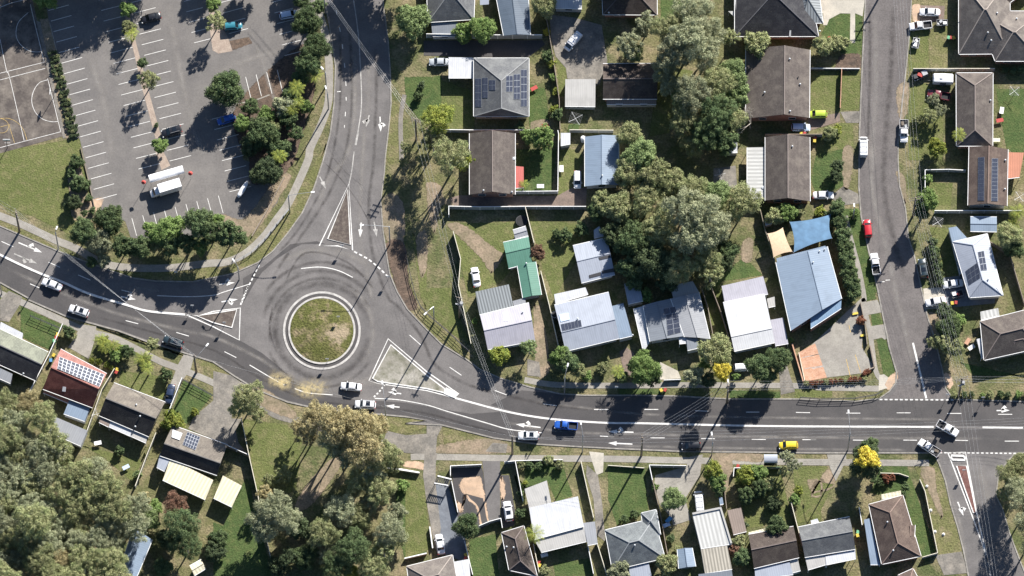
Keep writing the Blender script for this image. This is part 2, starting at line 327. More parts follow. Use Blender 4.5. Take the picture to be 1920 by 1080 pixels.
NEk = px('Z 695,-400 716,-40 B 1150,60 1160,120 1180,280 1195,500 1200,700 1180,900 1160,1070 G 1155,150 1130,350 1145,550 1165,680 1190,840 1240,960 1310,1080 L 1440,280 M 100,380 280,490 360,550 500,610 700,670 900,715 1060,725 1440,725 N 400,730 750,750 1230,750 O 300,765 460,748 530,700 575,640 580,570 530,400 510,300 470,100 450,0 J 390,680 340,450 325,250 E 330,880 350,400 365,100 370,0 Z 1624,-40 1632,-400')
SRk = px('Z 1716,-400 1708,-40 E 680,0 672,170 660,300 640,500 618,700 590,950 J 590,80 600,250 640,400 660,600 700,720 730,860 760,1000 O 790,200 840,350 890,560 912,680 965,752 1440,767 Z 1960,754 2400,765')
SK = px('Z -430,345 -30,512 F 0,900 200,1010 K 190,80 440,190 600,235 800,290 1000,365 1200,425 1440,500 L 150,600 300,690 500,770 700,815 900,835 1080,850 1300,870 1440,895 R 0,50 250,62 400,100 600,150 900,192 1150,207 1440,222 S 500,240 U 0,250 830,250 870,330 910,440 945,600 992,750 1030,900 1065,1080 Z 1822,1120 1900,1450')
SEk = px('Z 2040,1450 1940,1120 Z 1912,1050 1893,1000 1880,955 U 1250,540 1265,420 1310,330 1370,262 1440,250 Z 1960,848 2400,862')
# one asphalt sheet: main road, roundabout, north road, side road and the south-east stub
road_px = NK + NEk + SRk + SEk[::-1] + SK[::-1]
rp = [W(*p) for p in road_px]
road = sheet('road', rp, .03, M['asphalt'], None, 'structure')
# fresh darker asphalt of the southern carriageway and the eastern main road
for s in ('Z -430,292 -30,464 F 0,722 300,862 420,905 600,985 850,1062 K 1000,165 1250,200 1440,235 L 60,300 175,352 330,440 430,520 560,640 800,735 950,752 1090,760 L 1300,775 1440,800 M 130,840 400,918 560,962 780,985 900,1000 1100,1010 R 1440,215 1150,200 900,185 600,143 400,93 250,55 L 1440,885 1300,862 1080,842 900,828 700,805 500,760 300,682 150,592 K 1440,492 1200,415 1000,352 800,280 600,225 440,180 190,72 F 200,1002 0,892 Z -30,507 -430,338',
          'M 500,835 700,872 900,897 1200,916 1440,918 N 1000,936 O 830,944 1160,950 Z 1960,807 2400,818 2400,858 1960,846 U 1380,242 830,244 0,242 S 500,232 R 1440,212 1150,198 900,180 700,150 M 800,990 560,950 L 1440,800 M 300,850'):
    DZ = globals().get('DZ', .0335)+.0009; o = sheet('dark_asphalt', pw(s), DZ, M['asphalt_dark'], road)
o = sheet('dark_asphalt', pw('M 950,722 1440,729 N 750,754 1230,754 O 300,768 460,757 965,757 1440,770 Z 1960,757 2400,768 2400,811 1960,800 O 1160,935 830,930 N 1000,924 M 1440,905 1200,902 900,882 650,850 430,790 640,690'), .0362, M['asphalt_dark'], road)
o = sheet('side_asphalt', pw('Z 1625,-40 1634,-400 1713,-400 1706,-40 E 676,0 668,170 656,300 636,500 614,700 586,950 J 586,80 596,250 636,400 656,600 696,720 726,860 756,1000 O 786,200 836,350 888,560 905,680 925,745 520,745 578,690 588,640 584,570 534,400 514,300 474,100 454,0 J 394,680 344,450 329,250 E 334,880 354,400 369,100'), .034, M['asphalt_side'], road)
o = sheet('faded_asphalt', pw('G 200,870 340,790 520,640 700,620 760,640 600,640 520,680 430,740 330,830 280,900 200,1040'), .033, M['asphalt_dark'], road)
# wear: darker tyre tracks and paler strips lying on the asphalt
def wearmat(name, c, k, sc=.5, ends=.08):
    m, t, b = newmat(name, .8, 0, .2); b.inputs['Base Color'].default_value = c4(c)
    n = noise(t, wpos(t), sc, 6, .65); uv = nd(t, 'ShaderNodeUVMap').outputs[0]; sp = nd(t, 'ShaderNodeSeparateXYZ'); t.links.new(uv, sp.inputs[0])
    a = nd(t, 'ShaderNodeMath', operation='PINGPONG'); a.inputs[1].default_value = .5; t.links.new(sp.outputs[1], a.inputs[0])
    e = nd(t, 'ShaderNodeMapRange', interpolation_type='SMOOTHSTEP'); e.inputs[2].default_value = .5; t.links.new(a.outputs[0], e.inputs[0])
    mu = nd(t, 'ShaderNodeMath', operation='MULTIPLY'); t.links.new(e.outputs[0], mu.inputs[0]); t.links.new(ramp(t, n, *((.3,.7) if name != 'yellow_sand' else (.36,.6))), mu.inputs[1])
    a2 = nd(t, 'ShaderNodeMath', operation='PINGPONG'); a2.inputs[1].default_value = .5; t.links.new(sp.outputs[0], a2.inputs[0]); e2 = nd(t, 'ShaderNodeMapRange', interpolation_type='SMOOTHSTEP'); e2.inputs[2].default_value = ends; e2.inputs[4].default_value = k; t.links.new(a2.outputs[0], e2.inputs[0])
    m2 = nd(t, 'ShaderNodeMath', operation='MULTIPLY'); t.links.new(e2.outputs[0], m2.inputs[1]); t.links.new(mu.outputs[0], m2.inputs[0])
    t.links.new(m2.outputs[0], b.inputs['Alpha']); return m
M['wear_d'] = wearmat('tyre_wear', (.045,.04,.04), .5); M['wear_l'] = wearmat('pale_wear', (.3,.28,.26), .7, .35); M['sand'] = wearmat('yellow_sand', (.66,.54,.29), .6, .9, .35)
WZ = [.037]
def wear(s, wd, mat='wear_d', name='tyre_wear', par=None, wpts=False):
    P = s if wpts else smooth(pw(s), 6); mb = MB(); L = 0
    WZ[0] += .0004
    for i in range(len(P)-1):
        a, b = P[i], P[i+1]
        d0 = (P[min(i+1,len(P)-1)]-P[max(i-1,0)]); d1 = (P[min(i+2,len(P)-1)]-P[i]); n0 = Vector((-d0.y,d0.x,0)).normalized()*wd/2; n1 = Vector((-d1.y,d1.x,0)).normalized()*wd/2
        z = Vector((0,0,WZ[0])); mb.face([a-n0+z,b-n1+z,b+n1+z,a+n0+z], [(L/(len(P)-1),0),((L+1)/(len(P)-1),0),((L+1)/(len(P)-1),1),(L/(len(P)-1),1)]); L += 1
    return mb.build(name, M[mat], par or road)
RC = W(603.5, 620)
def rpt(r, a): return W(603.5+r*math.cos(a), 620-r*math.sin(a))
for r, a0, a1, k, wdt in ((88,0,360,'wear_d',2.6),(98,20,200,'wear_d',1.2),(112,30,170,'wear_d',1.6),(106,200,330,'wear_d',1.2),(128,40,150,'wear_d',1.4),(150,50,120,'wear_l',2.5),(96,-40,60,'wear_l',1.8)):
    wear([rpt(r, R(a0+(a1-a0)*i/40)) for i in range(41)], wdt, k, wpts=True)
for s, wd_, k in (('B 905,60 930,400 935,700 915,900 G 880,60 780,300 640,520 480,740 380,900', 1.2, 'wear_d'), ('B 850,120 860,500 845,800 G 790,100 700,330 560,560 420,720', 1.0, 'wear_d'),
    ('B 1080,260 1100,500 1095,800 G 1080,100 1050,350 1060,600 1100,800 1180,1000 L 1240,120 1400,320 M 60,520 300,660 600,740 900,800 1400,830', 1.3, 'wear_d'),
    ('B 1040,200 1050,600 1020,900 G 1000,200 990,500 1010,700 1050,900 1080,1060', 1.6, 'wear_l'), ('B 955,300 950,800 900,1050 G 780,200 700,400', 1.8, 'wear_l'),
    ('F 0,780 300,920 600,1040 K 850,190 1250,290 L 0,330 300,470 500,600 700,680 900,700', 1.4, 'wear_l'), ('K 600,180 1000,290 1440,420 L 300,600 600,740 900,790 1400,840 M 300,930 700,1030', .9, 'wear_d'),
    ('M 500,900 800,955 1100,980 1440,985 N 600,1000 1400,1010 O 1440,1020', 1.1, 'wear_l'), ('M 700,760 1000,800 1440,850 N 700,870 1440,880 O 1000,890', 1.0, 'wear_l'), ('S 0,200 700,215 1440,225 U 700,230', 1.0, 'wear_l'),
    ('E 430,0 440,500 420,1000 J 420,300 520,700 580,1000 O 620,200 700,600', 2.2, 'wear_l'), ('E 560,0 540,500 500,1000 J 500,300 560,600 640,900', 2.0, 'wear_d'), ('E 395,0 400,400 385,1000', 1.2, 'wear_d'),
    ('A 600,350 700,700 760,1080', 3.0, 'wear_l'), ('F 640,160 700,330 800,460', 3, 'wear_l'), ('A 1130,0 1200,400 1290,800 1380,1080', 2.6, 'wear_l'), ('B 250,200 330,420 420,700', 1.5, 'wear_l'), ('B 0,500 300,380 500,330', 2.5, 'wear_l'),
    ('L 400,120 380,280 430,440', .7, 'wear_d'), ('G 480,900 620,700 900,760 1100,960', .8, 'wear_d'), ('G 740,80 860,200 960,330 1060,500', .4, 'wear_d'), ('G 800,50 900,160 1010,250', .3, 'wear_d'),
    ('L 1000,640 1100,560 1150,470', 1.4, 'wear_l'), ('L 850,610 1040,640 1160,655', 2.2, 'wear_l'), ('F 880,930 960,940 1090,960', 2.2, 'wear_l'), ('U 900,420 1000,700 1060,1000', 1.5, 'wear_l'), ('U 1130,330 1190,520 1200,700', 3, 'wear_l')):
    wear(s, wd_, k)
for s, wd_ in (('L 340,590 400,612 440,622 500,640 560,652', 5.5), ('L 530,650 590,678 650,680 720,675 800,695', 6), ('L 430,630 520,650', 4), ('L 570,670 640,692 700,690', 4.6), ('L 380,600 470,632 540,648', 3)): wear(s, wd_, 'sand', 'yellow_sand_spill')
# car park, court
carpark = patch('car_park', 'carpark', 'Z 78,-40 640,-40 606,0 606,18 570,100 552,150 528,188 470,194 448,200 445,245 456,300 525,320 540,325 520,380 480,425 440,440 400,440 300,455 245,445 235,415 178,392 150,262 128,225 95,60', .026, 1)
patch('planter_strip', 'strip', 'A 826,-10 850,-10 895,200 1000,600 1090,930 1050,935 960,600 880,250 815,-10', .034, 1); patch('planter_strip', 'strip', 'F 1045,5 1095,0 1150,110 1090,140', .034, 1); patch('planter_strip', 'strip', 'B -20,-60 10,100 100,255 130,345 35,362 -5,340 -30,150', .034, 1); patch('garden_bed', 'mulch', 'B 110,275 240,250 262,292 130,340', .036, 1)
patch('mulch_bed', 'dirt', 'G 60,440 200,470 330,320 420,180 500,160 520,200 440,330 330,500 220,600 120,640 0,500', .03, 3)
patch('mulch_bed', 'mulch', 'B 160,700 600,300 700,520 560,1040 G 560,60 440,200 260,230 240,60 B 170,960', .031, 3)
court = patch('court', 'court', 'Z -40,-40 52,-40 A 250,140 330,520 425,920 0,1035 Z -40,296', .026, 1)
patch('concrete_edge', 'conc_old', 'A 245,140 275,150 450,930 425,935', .03, 1); patch('garden_bed', 'dirt', 'A 268,130 325,125 520,920 445,935', .034, 1)
patch('concrete_edge', 'concrete', 'A 325,125 342,170 530,930 512,935', .033, 1)
# paint --------------------------------------------------------
def lines(parent, segs, wd=.14, z=.045, mat='paint', name='lane_lines'):
    mb = MB()
    for s in segs:
        P = [Vector(p[:2]) for p in (pw(s) if isinstance(s, str) else [W(*q) for q in s])]
        if len(P) > 2: P = [Vector(p[:2]) for p in smooth([Vector((q.x,q.y,0)) for q in P], 6)]
        ribbon_mb(mb, P, wd, z)
    return mb.build(name, M[mat], parent)
def grid(tile, x0, y0, dx, dy, i0, i1, vx, vy):
    ox, oy = TILES[tile]
    return [[(ox+(x0+i*dx)/3.6, oy+(y0+i*dy)/3.6), (ox+(x0+i*dx+vx)/3.6, oy+(y0+i*dy+vy)/3.6)] for i in range(i0, i1+1)]
bays = grid('A',380,285,18,71,-4,15,138,-38)+grid('A',750,357,16.8,71.3,-5,11,145,-37)+grid('A',957,303,17.1,71.3,-4,11,145,-37)+grid('B',68,88,18,70,-3,2,130,-35)+grid('A',1293,220,17,70,-3,1,110,-28)+grid('B',430,160,17,72,-3,3,125,-32)+grid('B',25,945,17,70,-2,5,145,-37)+grid('F',890,465,73,-19,0,8,32,118)+grid('B',218,520,71,-16,0,3,36,145)
lines(carpark, bays, .13, .05, 'paint', 'bay_lines')
lines(carpark, ['B 130,705 270,680 380,640'], .3, .05, 'concrete', 'kerb_edge')
lines(court, ['A 0,265 45,480 65,525 163,950','A 0,495 300,420','A 0,540 305,462','A 205,30 235,160 300,425','A 322,530 410,890','A 0,997 410,890','A 190,85 125,150 108,230 130,290 180,335 230,350 275,350','A 325,538 265,560 225,620 215,690 240,760 290,805 350,822 395,820','A 0,50 80,20 205,-10'], .11, .05, 'paint', 'court_lines')
lines(court, ['A 0,800 60,800 120,830 160,880 182,945','A 60,840 98,965','A 0,858 70,840','A -25,810 10,802 45,820 58,850 45,885 10,898 -30,885'], .09, .052, 'paint_yellow', 'yellow_court_lines')
lines(road, ['M 155,535 235,590','M 460,692 540,722','M 785,782 878,795','M 1130,820 1225,820','N 172,820 268,820','N 515,829 605,832','N 860,838 950,838','N 1197,840 1292,842','O 240,845 335,845','O 580,843 675,843','O 922,847 1018,847','O 1265,853 1360,853',
  'N 215,1012 310,1012','N 557,1017 650,1018','N 898,1022 993,1023','N 1240,1024 1333,1024','O 0,1023 37,1023','O 285,1027 370,1028','O 625,1027 718,1028','O 975,1028 1062,1030','O 1310,1034 1406,1034','M 1170,1000 1262,1005','S 0,138 37,140',
  'F 10,622 90,658','F 328,762 405,797','F 527,848 610,883','F 820,950 893,968','F 203,908 265,935','K 848,220 933,242','K 1190,300 1275,325','L 75,430 155,470','F 1060,988 1270,995 1440,985 G 75,962 245,910',
  'B 828,68 835,98','B 852,185 857,215','B 870,300 874,330','B 884,425 888,457','B 893,548 896,580','B 896,655 897,680','B 892,755 890,785','B 885,845 885,862','B 835,620 860,617','L 1325,318 1400,385','J 472,895 500,893','J 505,884 535,882'], .17)
lines(road, ['G 592,805 700,795 780,802 860,825 942,865','L 245,520 400,612 480,655','L 550,680 640,708 805,722','M 1120,1075 1180,1080'], .2)
lines(road, ['B 945,-10 975,200 990,400 1000,700 975,900','G 950,15 935,140 915,240'], .24, .045, 'paint_old')
lines(road, ['L 1090,745 1250,755 1440,790 M 130,830 400,910 560,955 780,978'], .2)
lines(road, ['M 190,742 500,825 700,865 900,890 1200,910 1440,913','Z 1200,793.6 N 1000,932 O 830,938','O 1160,941 1440,944','Z 1918,802.4 1960,803'], .42)
lines(road, ['O 690,370 780,745'], .42, .046); lines(road, ['B 960,980 975,900'], .45, .047, 'paint_old')
def dashes(s, n, duty=.6, wd=.35):
    P = [Vector((q.x,q.y,0)) for q in pw(s)]; P = smooth(P, 8) if len(P) > 2 else P
    L = [0]
    for i in range(len(P)-1): L.append(L[-1]+(P[i+1]-P[i]).length)
    def at(d):
        for i in range(len(P)-1):
            if d <= L[i+1] or i == len(P)-2:
                return P[i].lerp(P[i+1], min(1,(d-L[i])/max(1e-6, L[i+1]-L[i])))
    mb = MB(); st = L[-1]/n
    for k in range(n): ribbon_mb(mb, [at(k*st).xy, at((k+duty)*st).xy], wd, .046)
    return mb.build('give_way_line', M['paint'], road)
dashes('G 950,690 1050,745 1130,812 1190,872', 8); dashes('G 310,780 265,870 228,945 205,1005 185,1050', 9, .6, .3); dashes('L 1160,650 1120,700 1075,745', 5, .5)
dashes('O 465,753 980,756', 15, .55, .3); dashes('U 870,248 1400,253', 17, .55, .3); dashes('L 235,-10 200,70 180,125', 5)
# arrows: straight shaft + head, optional side branch
def arrow(s, br=0, wd=.28, mat='paint', name='turn_arrow'):
    a, b = [p.xy for p in pw(s)]; d = (b-a).normalized(); n = Vector((-d.y, d.x)); mb = MB(); z = .048
    hl = 1.9; c = b-d*hl
    def q(*pp): mb.face([(p.x,p.y,z) for p in pp])
    q(a-n*wd/2, c-n*wd/2, c+n*wd/2, a+n*wd/2); q(c-n*.52, b, c+n*.52)
    if br:
        s_ = br/abs(br); m = a+d*(b-a).length*(.42 if abs(br) == 1 else .8); e = m+d*.5+n*s_*.6
        k = [m-d*.35, m+d*.35, e+d*.3, e-d*.3]; q(*(k if s_ > 0 else k[::-1]))
        t = [e-d*.62-n*s_*.05, e+d*.62-n*s_*.05, e+n*s_*.62+d*.1]; q(*(t if s_ > 0 else t[::-1]))
    return mb.build(name, M[mat], road)
arrow('F 125,630 285,697', 1); arrow('F 95,705 252,772', -1, mat='paint_old'); arrow('K 815,58 918,78', 1); arrow('G 40,912 145,900', 1); arrow('G 55,1030 165,1012', -1)
arrow('B 1052,778 1030,858', -1, mat='paint_old'); arrow('B 1125,788 1130,890', 1); arrow('G 718,185 760,268', mat='paint_old'); arrow('G 998,495 990,595', mat='paint'); arrow('G 1085,490 1103,592', mat='paint_old')
arrow('L 1268,714 1178,702', -1); arrow('L 1257,805 1163,795'); arrow('M 768,942 602,920', -1); arrow('S 172,110 2,105', -1); arrow('S 165,190 0,183'); arrow('O 1255,828 1345,826', 1); arrow('U 992,580 1032,675', 1)
# kerbs as raised strips along every edge --------------------------
def kerb(P, name='kerb', wd=.3, h=.12, mat='kerb', closed=False, parent=None, z=0):
    mb = MB(); ribbon_mb(mb, [Vector((p.x,p.y)) for p in P], wd, z, h, closed)
    return tag(mb.build(name, M[mat], parent), kind=None if parent else 'structure')
for P in (NK, NEk, SRk, SK[:-9]+SK[-9:], SEk):
    kerb([W(*p) for p in P])
# footpaths ------------------------------------------------------
def path(s, wd, mat='concrete', name='footpath', z=.036):
    mb = MB(); ribbon_mb(mb, [p.xy for p in smooth(pw(s), 5)], wd, z); return tag(mb.build(name, M[mat]), kind='structure')
path('Z -30,394 F 0,450 130,500 240,550 380,615 510,668 700,770 900,800 1150,800 1400,770 G 90,760 220,700 340,590 430,470 500,375 560,255 640,70 B 655,1000 720,860 770,720 782,600 780,420 760,240 715,80 Z 590,-40', 1.75)
path('Z -30,520 F -20,960 K 130,90 300,165 520,265 Z 165,622 K 760,335 900,400 1080,495 1200,540 1440,640 L 60,690 130,730', 1.5, 'concrete')
path('L 180,640 380,830 540,890 800,960 Q 1000,160 1180,190 1440,210', 1.8, 'conc_old')
path('Z 770,857 R 150,275 700,285 1440,290 S 500,300 1440,312 U 400,315 800,318', 1.5, 'concrete')
path('M 660,620 900,655 1440,658 N 400,655 1250,660 O 60,672 460,680', 1.35, 'concrete'); path('J 235,450 270,600 330,830 362,1010 O 350,90 400,300 440,560 500,640', 1.1, 'concrete')
path('B 1290,640 1265,800 1270,1080', 1.0, 'conc_old')
path('M 740,120 800,380 M 790,500 O 0,0'.split(' O')[0], 1.3, 'dirt', 'dirt_path')
for z_, mt, s in ((.04,'conc_pale','E 40,0 365,0 350,110 300,90 300,290 265,290 268,92 200,90 125,130 110,170 85,170 85,90 40,85'),(.04,'concrete','O 340,100 450,80 470,125 480,165 365,185 345,140'),(.04,'concrete','O 385,260 500,245 525,330 500,350 480,335 400,355'),
    (.04,'conc_pale','O 462,590 495,582 525,605 500,655 520,675 458,695'),(.044,'peach','O 525,605 580,572 585,610 560,650 530,690 500,660'),(.044,'peach','O 900,580 930,575 950,600 960,650 935,685 915,660'),
    (.04,'conc_old','Q 1170,100 1300,130 1440,120 1440,60 R 170,50 250,70 215,140 205,260 0,250 Q 1200,190 1150,170'),(.04,'conc_old','R 130,250 215,250 205,330 205,480 260,760 265,880 200,900 175,760 140,560 120,400'),(.041,'drive_blue','R 205,460 290,470 345,660 400,800 430,1000 330,960 320,930 215,945 240,760'),
    (.04,'asphalt_dark','R 310,350 520,350 570,730 500,770 350,700'),(.041,'peach','R 380,430 490,405 515,440 545,590 560,680 570,725 510,740 480,620 430,570 400,540 385,650 350,620 345,570 385,590 395,530 370,500'),(.041,'asphalt','R 520,305 640,305 640,710 565,725 545,560'),
    (.04,'asphalt_dark','R 640,400 700,400 740,640 735,740 650,760'),(.042,'peach','R 640,410 665,440 675,520 665,560 650,570 640,500'),(.041,'concrete','K 550,245 650,260 640,350 600,480 460,400 500,340'),(.04,'conc_old','K 60,20 150,60 130,120 60,230 0,220 0,80'),
    (.04,'concrete','K 1240,450 1310,460 1290,540 1180,700 1120,720 1170,600 1200,520'),(.04,'conc_old','Q 0,10 190,20 150,100 170,180 240,270 70,210 0,170'),(.04,'conc_old','K 1310,870 1440,760 1440,1020 1270,950'),(.04,'conc_old','L 0,560 120,590 190,640 150,700 120,900 0,960'),
    (.04,'conc_old','C 830,100 1000,120 1180,170 1220,410 1170,560 1130,590 1060,530 950,530 940,460 870,380 840,260'),(.0415,'asphalt_dark','C -20,275 780,272 800,300 690,385 320,385 150,380 -20,375'),(.04,'drive_brown','H 220,310 880,315 980,260 1080,260 1075,400 200,395 150,330'),(.04,'conc_old','C 930,390 1010,430 1180,420 1170,560 950,530'),  # dark driveway strip under the top fence also has cast shade painted in
    (.04,'dirt','H 140,510 250,510 460,670 520,720 455,820 430,830 370,740 250,620'),(.038,'dirt','H 0,225 90,240 120,330 220,340 215,395 100,380 60,560 20,480 0,300'),(.04,'conc_pale','J 760,940 900,930 940,1040 930,1070 770,1080'),(.0405,'drive_blue','J 870,870 1040,850 1080,1000 1250,985 1240,1040 1020,1060 930,1070'),
    (.04,'terra','O 0,390 30,375 110,605 0,625 N 1255,625 1210,440 1330,370'),(.0395,'concrete','O 0,390 340,70 360,220 345,400 430,540 390,570 110,605 30,375'),(.038,'conc_pale','N 280,500 400,560 420,610 260,620'),(.037,'conc_old','N 1080,530 1130,500 1190,700 1095,720'),
    (.04,'drive_brown','E 690,35 905,40 900,140 810,150 690,140'),(.043,'peach','E 690,38 740,38 735,140 690,138'),(.04,'conc_old','E 200,755 330,750 325,830 240,830'),(.04,'drive_brown','D 1130,800 1350,760 1350,820 1150,880'),(.04,'conc_old','J 130,320 220,250 320,300 330,365 200,380'),(.04,'mulch','E 210,370 330,370 325,465 170,465'),
    (.04,'concrete','S 320,400 530,340 540,280 640,260 620,400 520,560 560,700 440,740 430,690 350,600 310,470'),(.04,'conc_pale','R 1240,240 1340,250 1335,380 1290,400'),(.04,'conc_old','R 1225,330 1300,400 1330,600 1350,850 1290,800 1270,560 1220,400'),
    (.041,'peach','Q 1280,310 1400,310 1430,360 1290,340'),(.04,'dirt','Q 800,290 900,270 700,560 600,640 550,610 640,450'),(.04,'dirt','S 690,260 820,260 840,400 780,540 770,420 720,330'),(.04,'dirt','S 1350,430 1440,440 1440,540 1370,530 U 110,360 150,400 160,480 30,520 0,500'),
    (.04,'dirt','U 740,370 830,350 850,500 890,640 880,690 820,560'),(.04,'conc_old','U 840,940 1020,915 1060,1060 900,1075'),(.04,'concrete','U 110,260 240,260 240,300 170,440 130,350'),(.04,'dirt','F 460,120 520,60 600,330 640,420 660,460 500,470 470,300'),(.04,'peach','F 600,350 700,330 640,440 520,480 500,450 580,400'),
    (.04,'dirt','G 1140,340 1220,300 1290,400 1280,640 1200,660 1150,540'),(.039,'mulch','G 1165,640 1290,640 1320,900 1380,1060 1310,1075 1230,920'),(.04,'dirt','G 1370,600 1440,560 1440,780 1400,860'),(.04,'conc_old','M 680,480 760,500 770,600 680,590'),
    (.04,'dirt','L 200,660 380,700 560,850 520,880 330,800'),(.04,'dirt','M 720,150 750,150 830,510 800,600 740,560'),(.04,'drive_brown','M 1300,430 1350,400 1400,440 1410,580 1340,600'),(.04,'dirt','I 840,620 910,610 890,760 830,740'),(.04,'conc_old','I 640,130 790,110 800,270 640,230'),(.04,'dirt','R 230,200 560,150 700,200 680,250 215,250'),
    (.041,'conc_old','R 590,180 690,190 680,250 540,240'),(.04,'dirt','S 760,240 1030,260 1030,310 760,290'),(.04,'dirt','O 790,170 850,180 880,300 830,350 800,250'),(.04,'dirt','E 580,600 660,560 650,760 600,800'),(.04,'dirt','J 580,150 640,200 640,380 600,250'),(.04,'dirt','C 710,820 820,810 830,890 715,890'),(.04,'dirt','J 220,0 290,0 260,250 220,240')):
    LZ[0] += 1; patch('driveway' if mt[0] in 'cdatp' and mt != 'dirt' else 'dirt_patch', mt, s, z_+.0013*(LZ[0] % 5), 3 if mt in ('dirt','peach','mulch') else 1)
for q in ('O 240,480 268,600','O 300,450 338,570','O 258,250 270,300','O 0,460 75,440','O 10,545 95,528','N 1240,470 1360,445','N 1255,545 1380,525'): lines(road, [q], .14, .052, 'paint_yellow' if 'O 2' in q or 'O 3' in q else 'paint_old', 'court_bay_line')
# the lawns
for mt, s in (('lawn','Z -40,290 130,262 150,262 178,392 160,440 142,445 60,405 -40,370'),('lush','C 0,520 100,510 110,740 0,860 B 1300,700 1290,520'),('lawn','C 260,560 100,870 320,870 330,620'.replace('260,560','100,540')),('lush','C 695,570 800,600 830,850 690,860'),('lawn','C 870,380 950,440 930,650 900,650'),('lush','E 125,130 200,90 350,92 345,370 210,360 70,230'),
    ('lawn','E 0,480 205,475 190,750 0,750'),('lawn','E 215,475 335,475 330,750 210,740'),('lawn','D 1350,830 1440,830 1440,1080 1200,1080 1180,940'),('lush','J 40,30 220,0 230,240 150,280 30,290 0,200'),('lawn','E 660,180 800,190 800,470 660,480'),('verge','E 815,200 1000,200 910,470 810,470'),('lawn','E 660,590 780,560 900,700 890,1080 660,1080'),('lush','E 1250,600 1440,600 1440,1080 1320,1000'),
    ('lawn','H 890,0 1000,0 1060,60 960,280 890,320'),('lush','H 600,0 880,0 840,300 600,300'),('lawn','H 150,500 650,490 700,650 500,900 280,1000 190,600'),('lawn','H 700,480 1010,500 1060,680 860,1000 780,800'),('lush','D 140,0 350,0 260,110 200,200 140,170'),('lawn','D 130,440 360,480 200,900 60,920'),
    ('lush','I 830,740 880,760 970,850 700,890 600,1000 580,940'),('lawn','N 560,0 700,0 760,330 640,340'),('lush','K 140,120 420,250 340,420 140,330'),('lush','K 1240,620 1440,720 1320,860 1260,920 1160,840'),('lawn','K 820,560 1120,600 1110,770 800,640'),('lawn','P 560,200 960,300 980,250 900,450 700,280'),('lush','Q 150,520 230,420 270,560 400,1080 0,1080 0,720 70,740'),
    ('lawn','Q 200,20 500,60 600,160 560,500 400,560 300,540 240,200'),('lush','Q 1240,440 1400,460 1440,700 1440,930 1290,960 1230,700'),('lawn','R 0,420 130,430 170,900 0,960'),('lush','R 430,830 610,800 630,1080 440,1080'),('lush','R 740,400 800,600 810,330 1060,320 1130,540 1020,580 960,440 810,490'),('lush','R 1000,1000 1240,960 1270,1080 1010,1080'),('lush','S 0,340 250,360 270,640 60,740 0,560'),
    ('lawn','S 820,340 1160,340 1240,700 950,760 900,600'),('lawn','S 1250,340 1440,340 1440,700 1280,720'),('lawn','U 0,340 110,340 160,440 60,660 0,700'),('lush','U 470,340 650,340 850,930 750,950 640,560 400,520'),('verge','U 700,320 830,330 910,440 945,600 992,750 1020,915 860,930 740,440'),('lawn','J 780,220 960,230 940,430 830,430 780,340'),('lawn','J 800,520 940,540 1000,840 900,860 840,700'),
    ('lush','O 1010,500 1440,600 1440,590 1100,590'),('lush','O 360,0 430,0 440,75 380,85'),('lush','O 405,175 460,160 490,240 415,258'),('lush','O 445,350 500,335 575,560 525,600 490,580'),('lush','J 200,400 320,400 350,460 450,960 370,1010 280,600'),('verge','M 0,170 290,430 290,480 100,370 0,270'),('verge','L 1080,850 1440,900 1330,980 1180,960'),('verge','R 260,80 410,110 380,190 280,230'),('verge','F 910,830 1440,800 1440,880 1050,882'),
    ('verge','F 0,480 120,540 400,670 500,710 500,740 0,510'),('lawn','K 0,50 60,100 0,240'),('verge','L 0,510 200,620 200,640 60,680 0,650'),('verge','K 640,250 1300,490 1440,600 1440,510 1000,380'),('lawn','M 0,0 160,0 290,380 200,330 0,150'),('lawn','G 1340,560 1440,800 1440,1080 1400,1000'),('lush','N 0,680 300,680 300,715 0,720'),('lush','N 750,690 1090,700 1090,742 750,742'),('lawn','N 1190,680 1440,690 1440,735 1190,742'),('verge','B 1205,700 1260,760 1240,1080 1165,1060'),
    ('lush','C 960,840 1040,830 1020,890 950,890'),('lawn','M 700,180 740,120 830,510 800,580'),('verge','G 740,0 760,0 600,430 480,640 160,830 150,760 400,560 620,200'),('lush','U 1010,915 870,940 Z 1800,1036')):
    lawn(mt, s, 3 if mt in ('verge',) else 1)
# ---------------------------------------------------------------- traffic islands
def island(outer, inner, fill, label, name='traffic_island', kw=.28, paint=True):
    P = pw(outer); c = sum(P, Vector())/len(P)
    e = empty(name, (c.x, c.y, 0), 0, label, 'traffic island')
    def loc(L): return [p-Vector((c.x,c.y,0)) for p in L]
    if paint:
        mb = MB(); ribbon_mb(mb, [p.xy for p in loc(P)], .26, .046, 0, True); mb.build('painted_border', M['paint'], e)
    I = pw(inner); mb = MB(); ribbon_mb(mb, [p.xy for p in loc(I)], kw, 0, .16, True); mb.build('kerb', M['paint'], e)
    mb = MB(); mb.prism([p.xy for p in loc(I)], .0, .14); mb.build('infill', M[fill], e); return e
island('G 915,235 940,682 840,652 715,652','G 906,275 925,645 772,606','island_dark','triangular dark brown splitter island with white kerbs on the north arm of the roundabout')
island('K 1250,178 L -100,190 0,158 182,135 175,352 0,262','K 1330,190 L 0,172 158,147 125,268 0,235','island_dark','long dark splitter island with white border on the west arm of the roundabout')
island('L 1180,343 M 0,565 130,655 215,715 190,742 0,692 L 1110,644 1050,627','L 1198,385 M 0,590 120,680 120,708 0,680 L 1300,660 1110,632 1075,612','island_pale','large pale gravel splitter island between the white kerbs east of the roundabout')
island('U 925,245 1045,245 1060,330 1128,690 1100,700','U 985,338 1052,338 1118,655 1098,655','island_red','narrow red wedge island with thick white kerb in the south east side street')
lines(road, ['U 1100,700 1190,960 1212,1080 1225,1140','U 1130,690 1188,950 1220,1100'], .22, .047); 
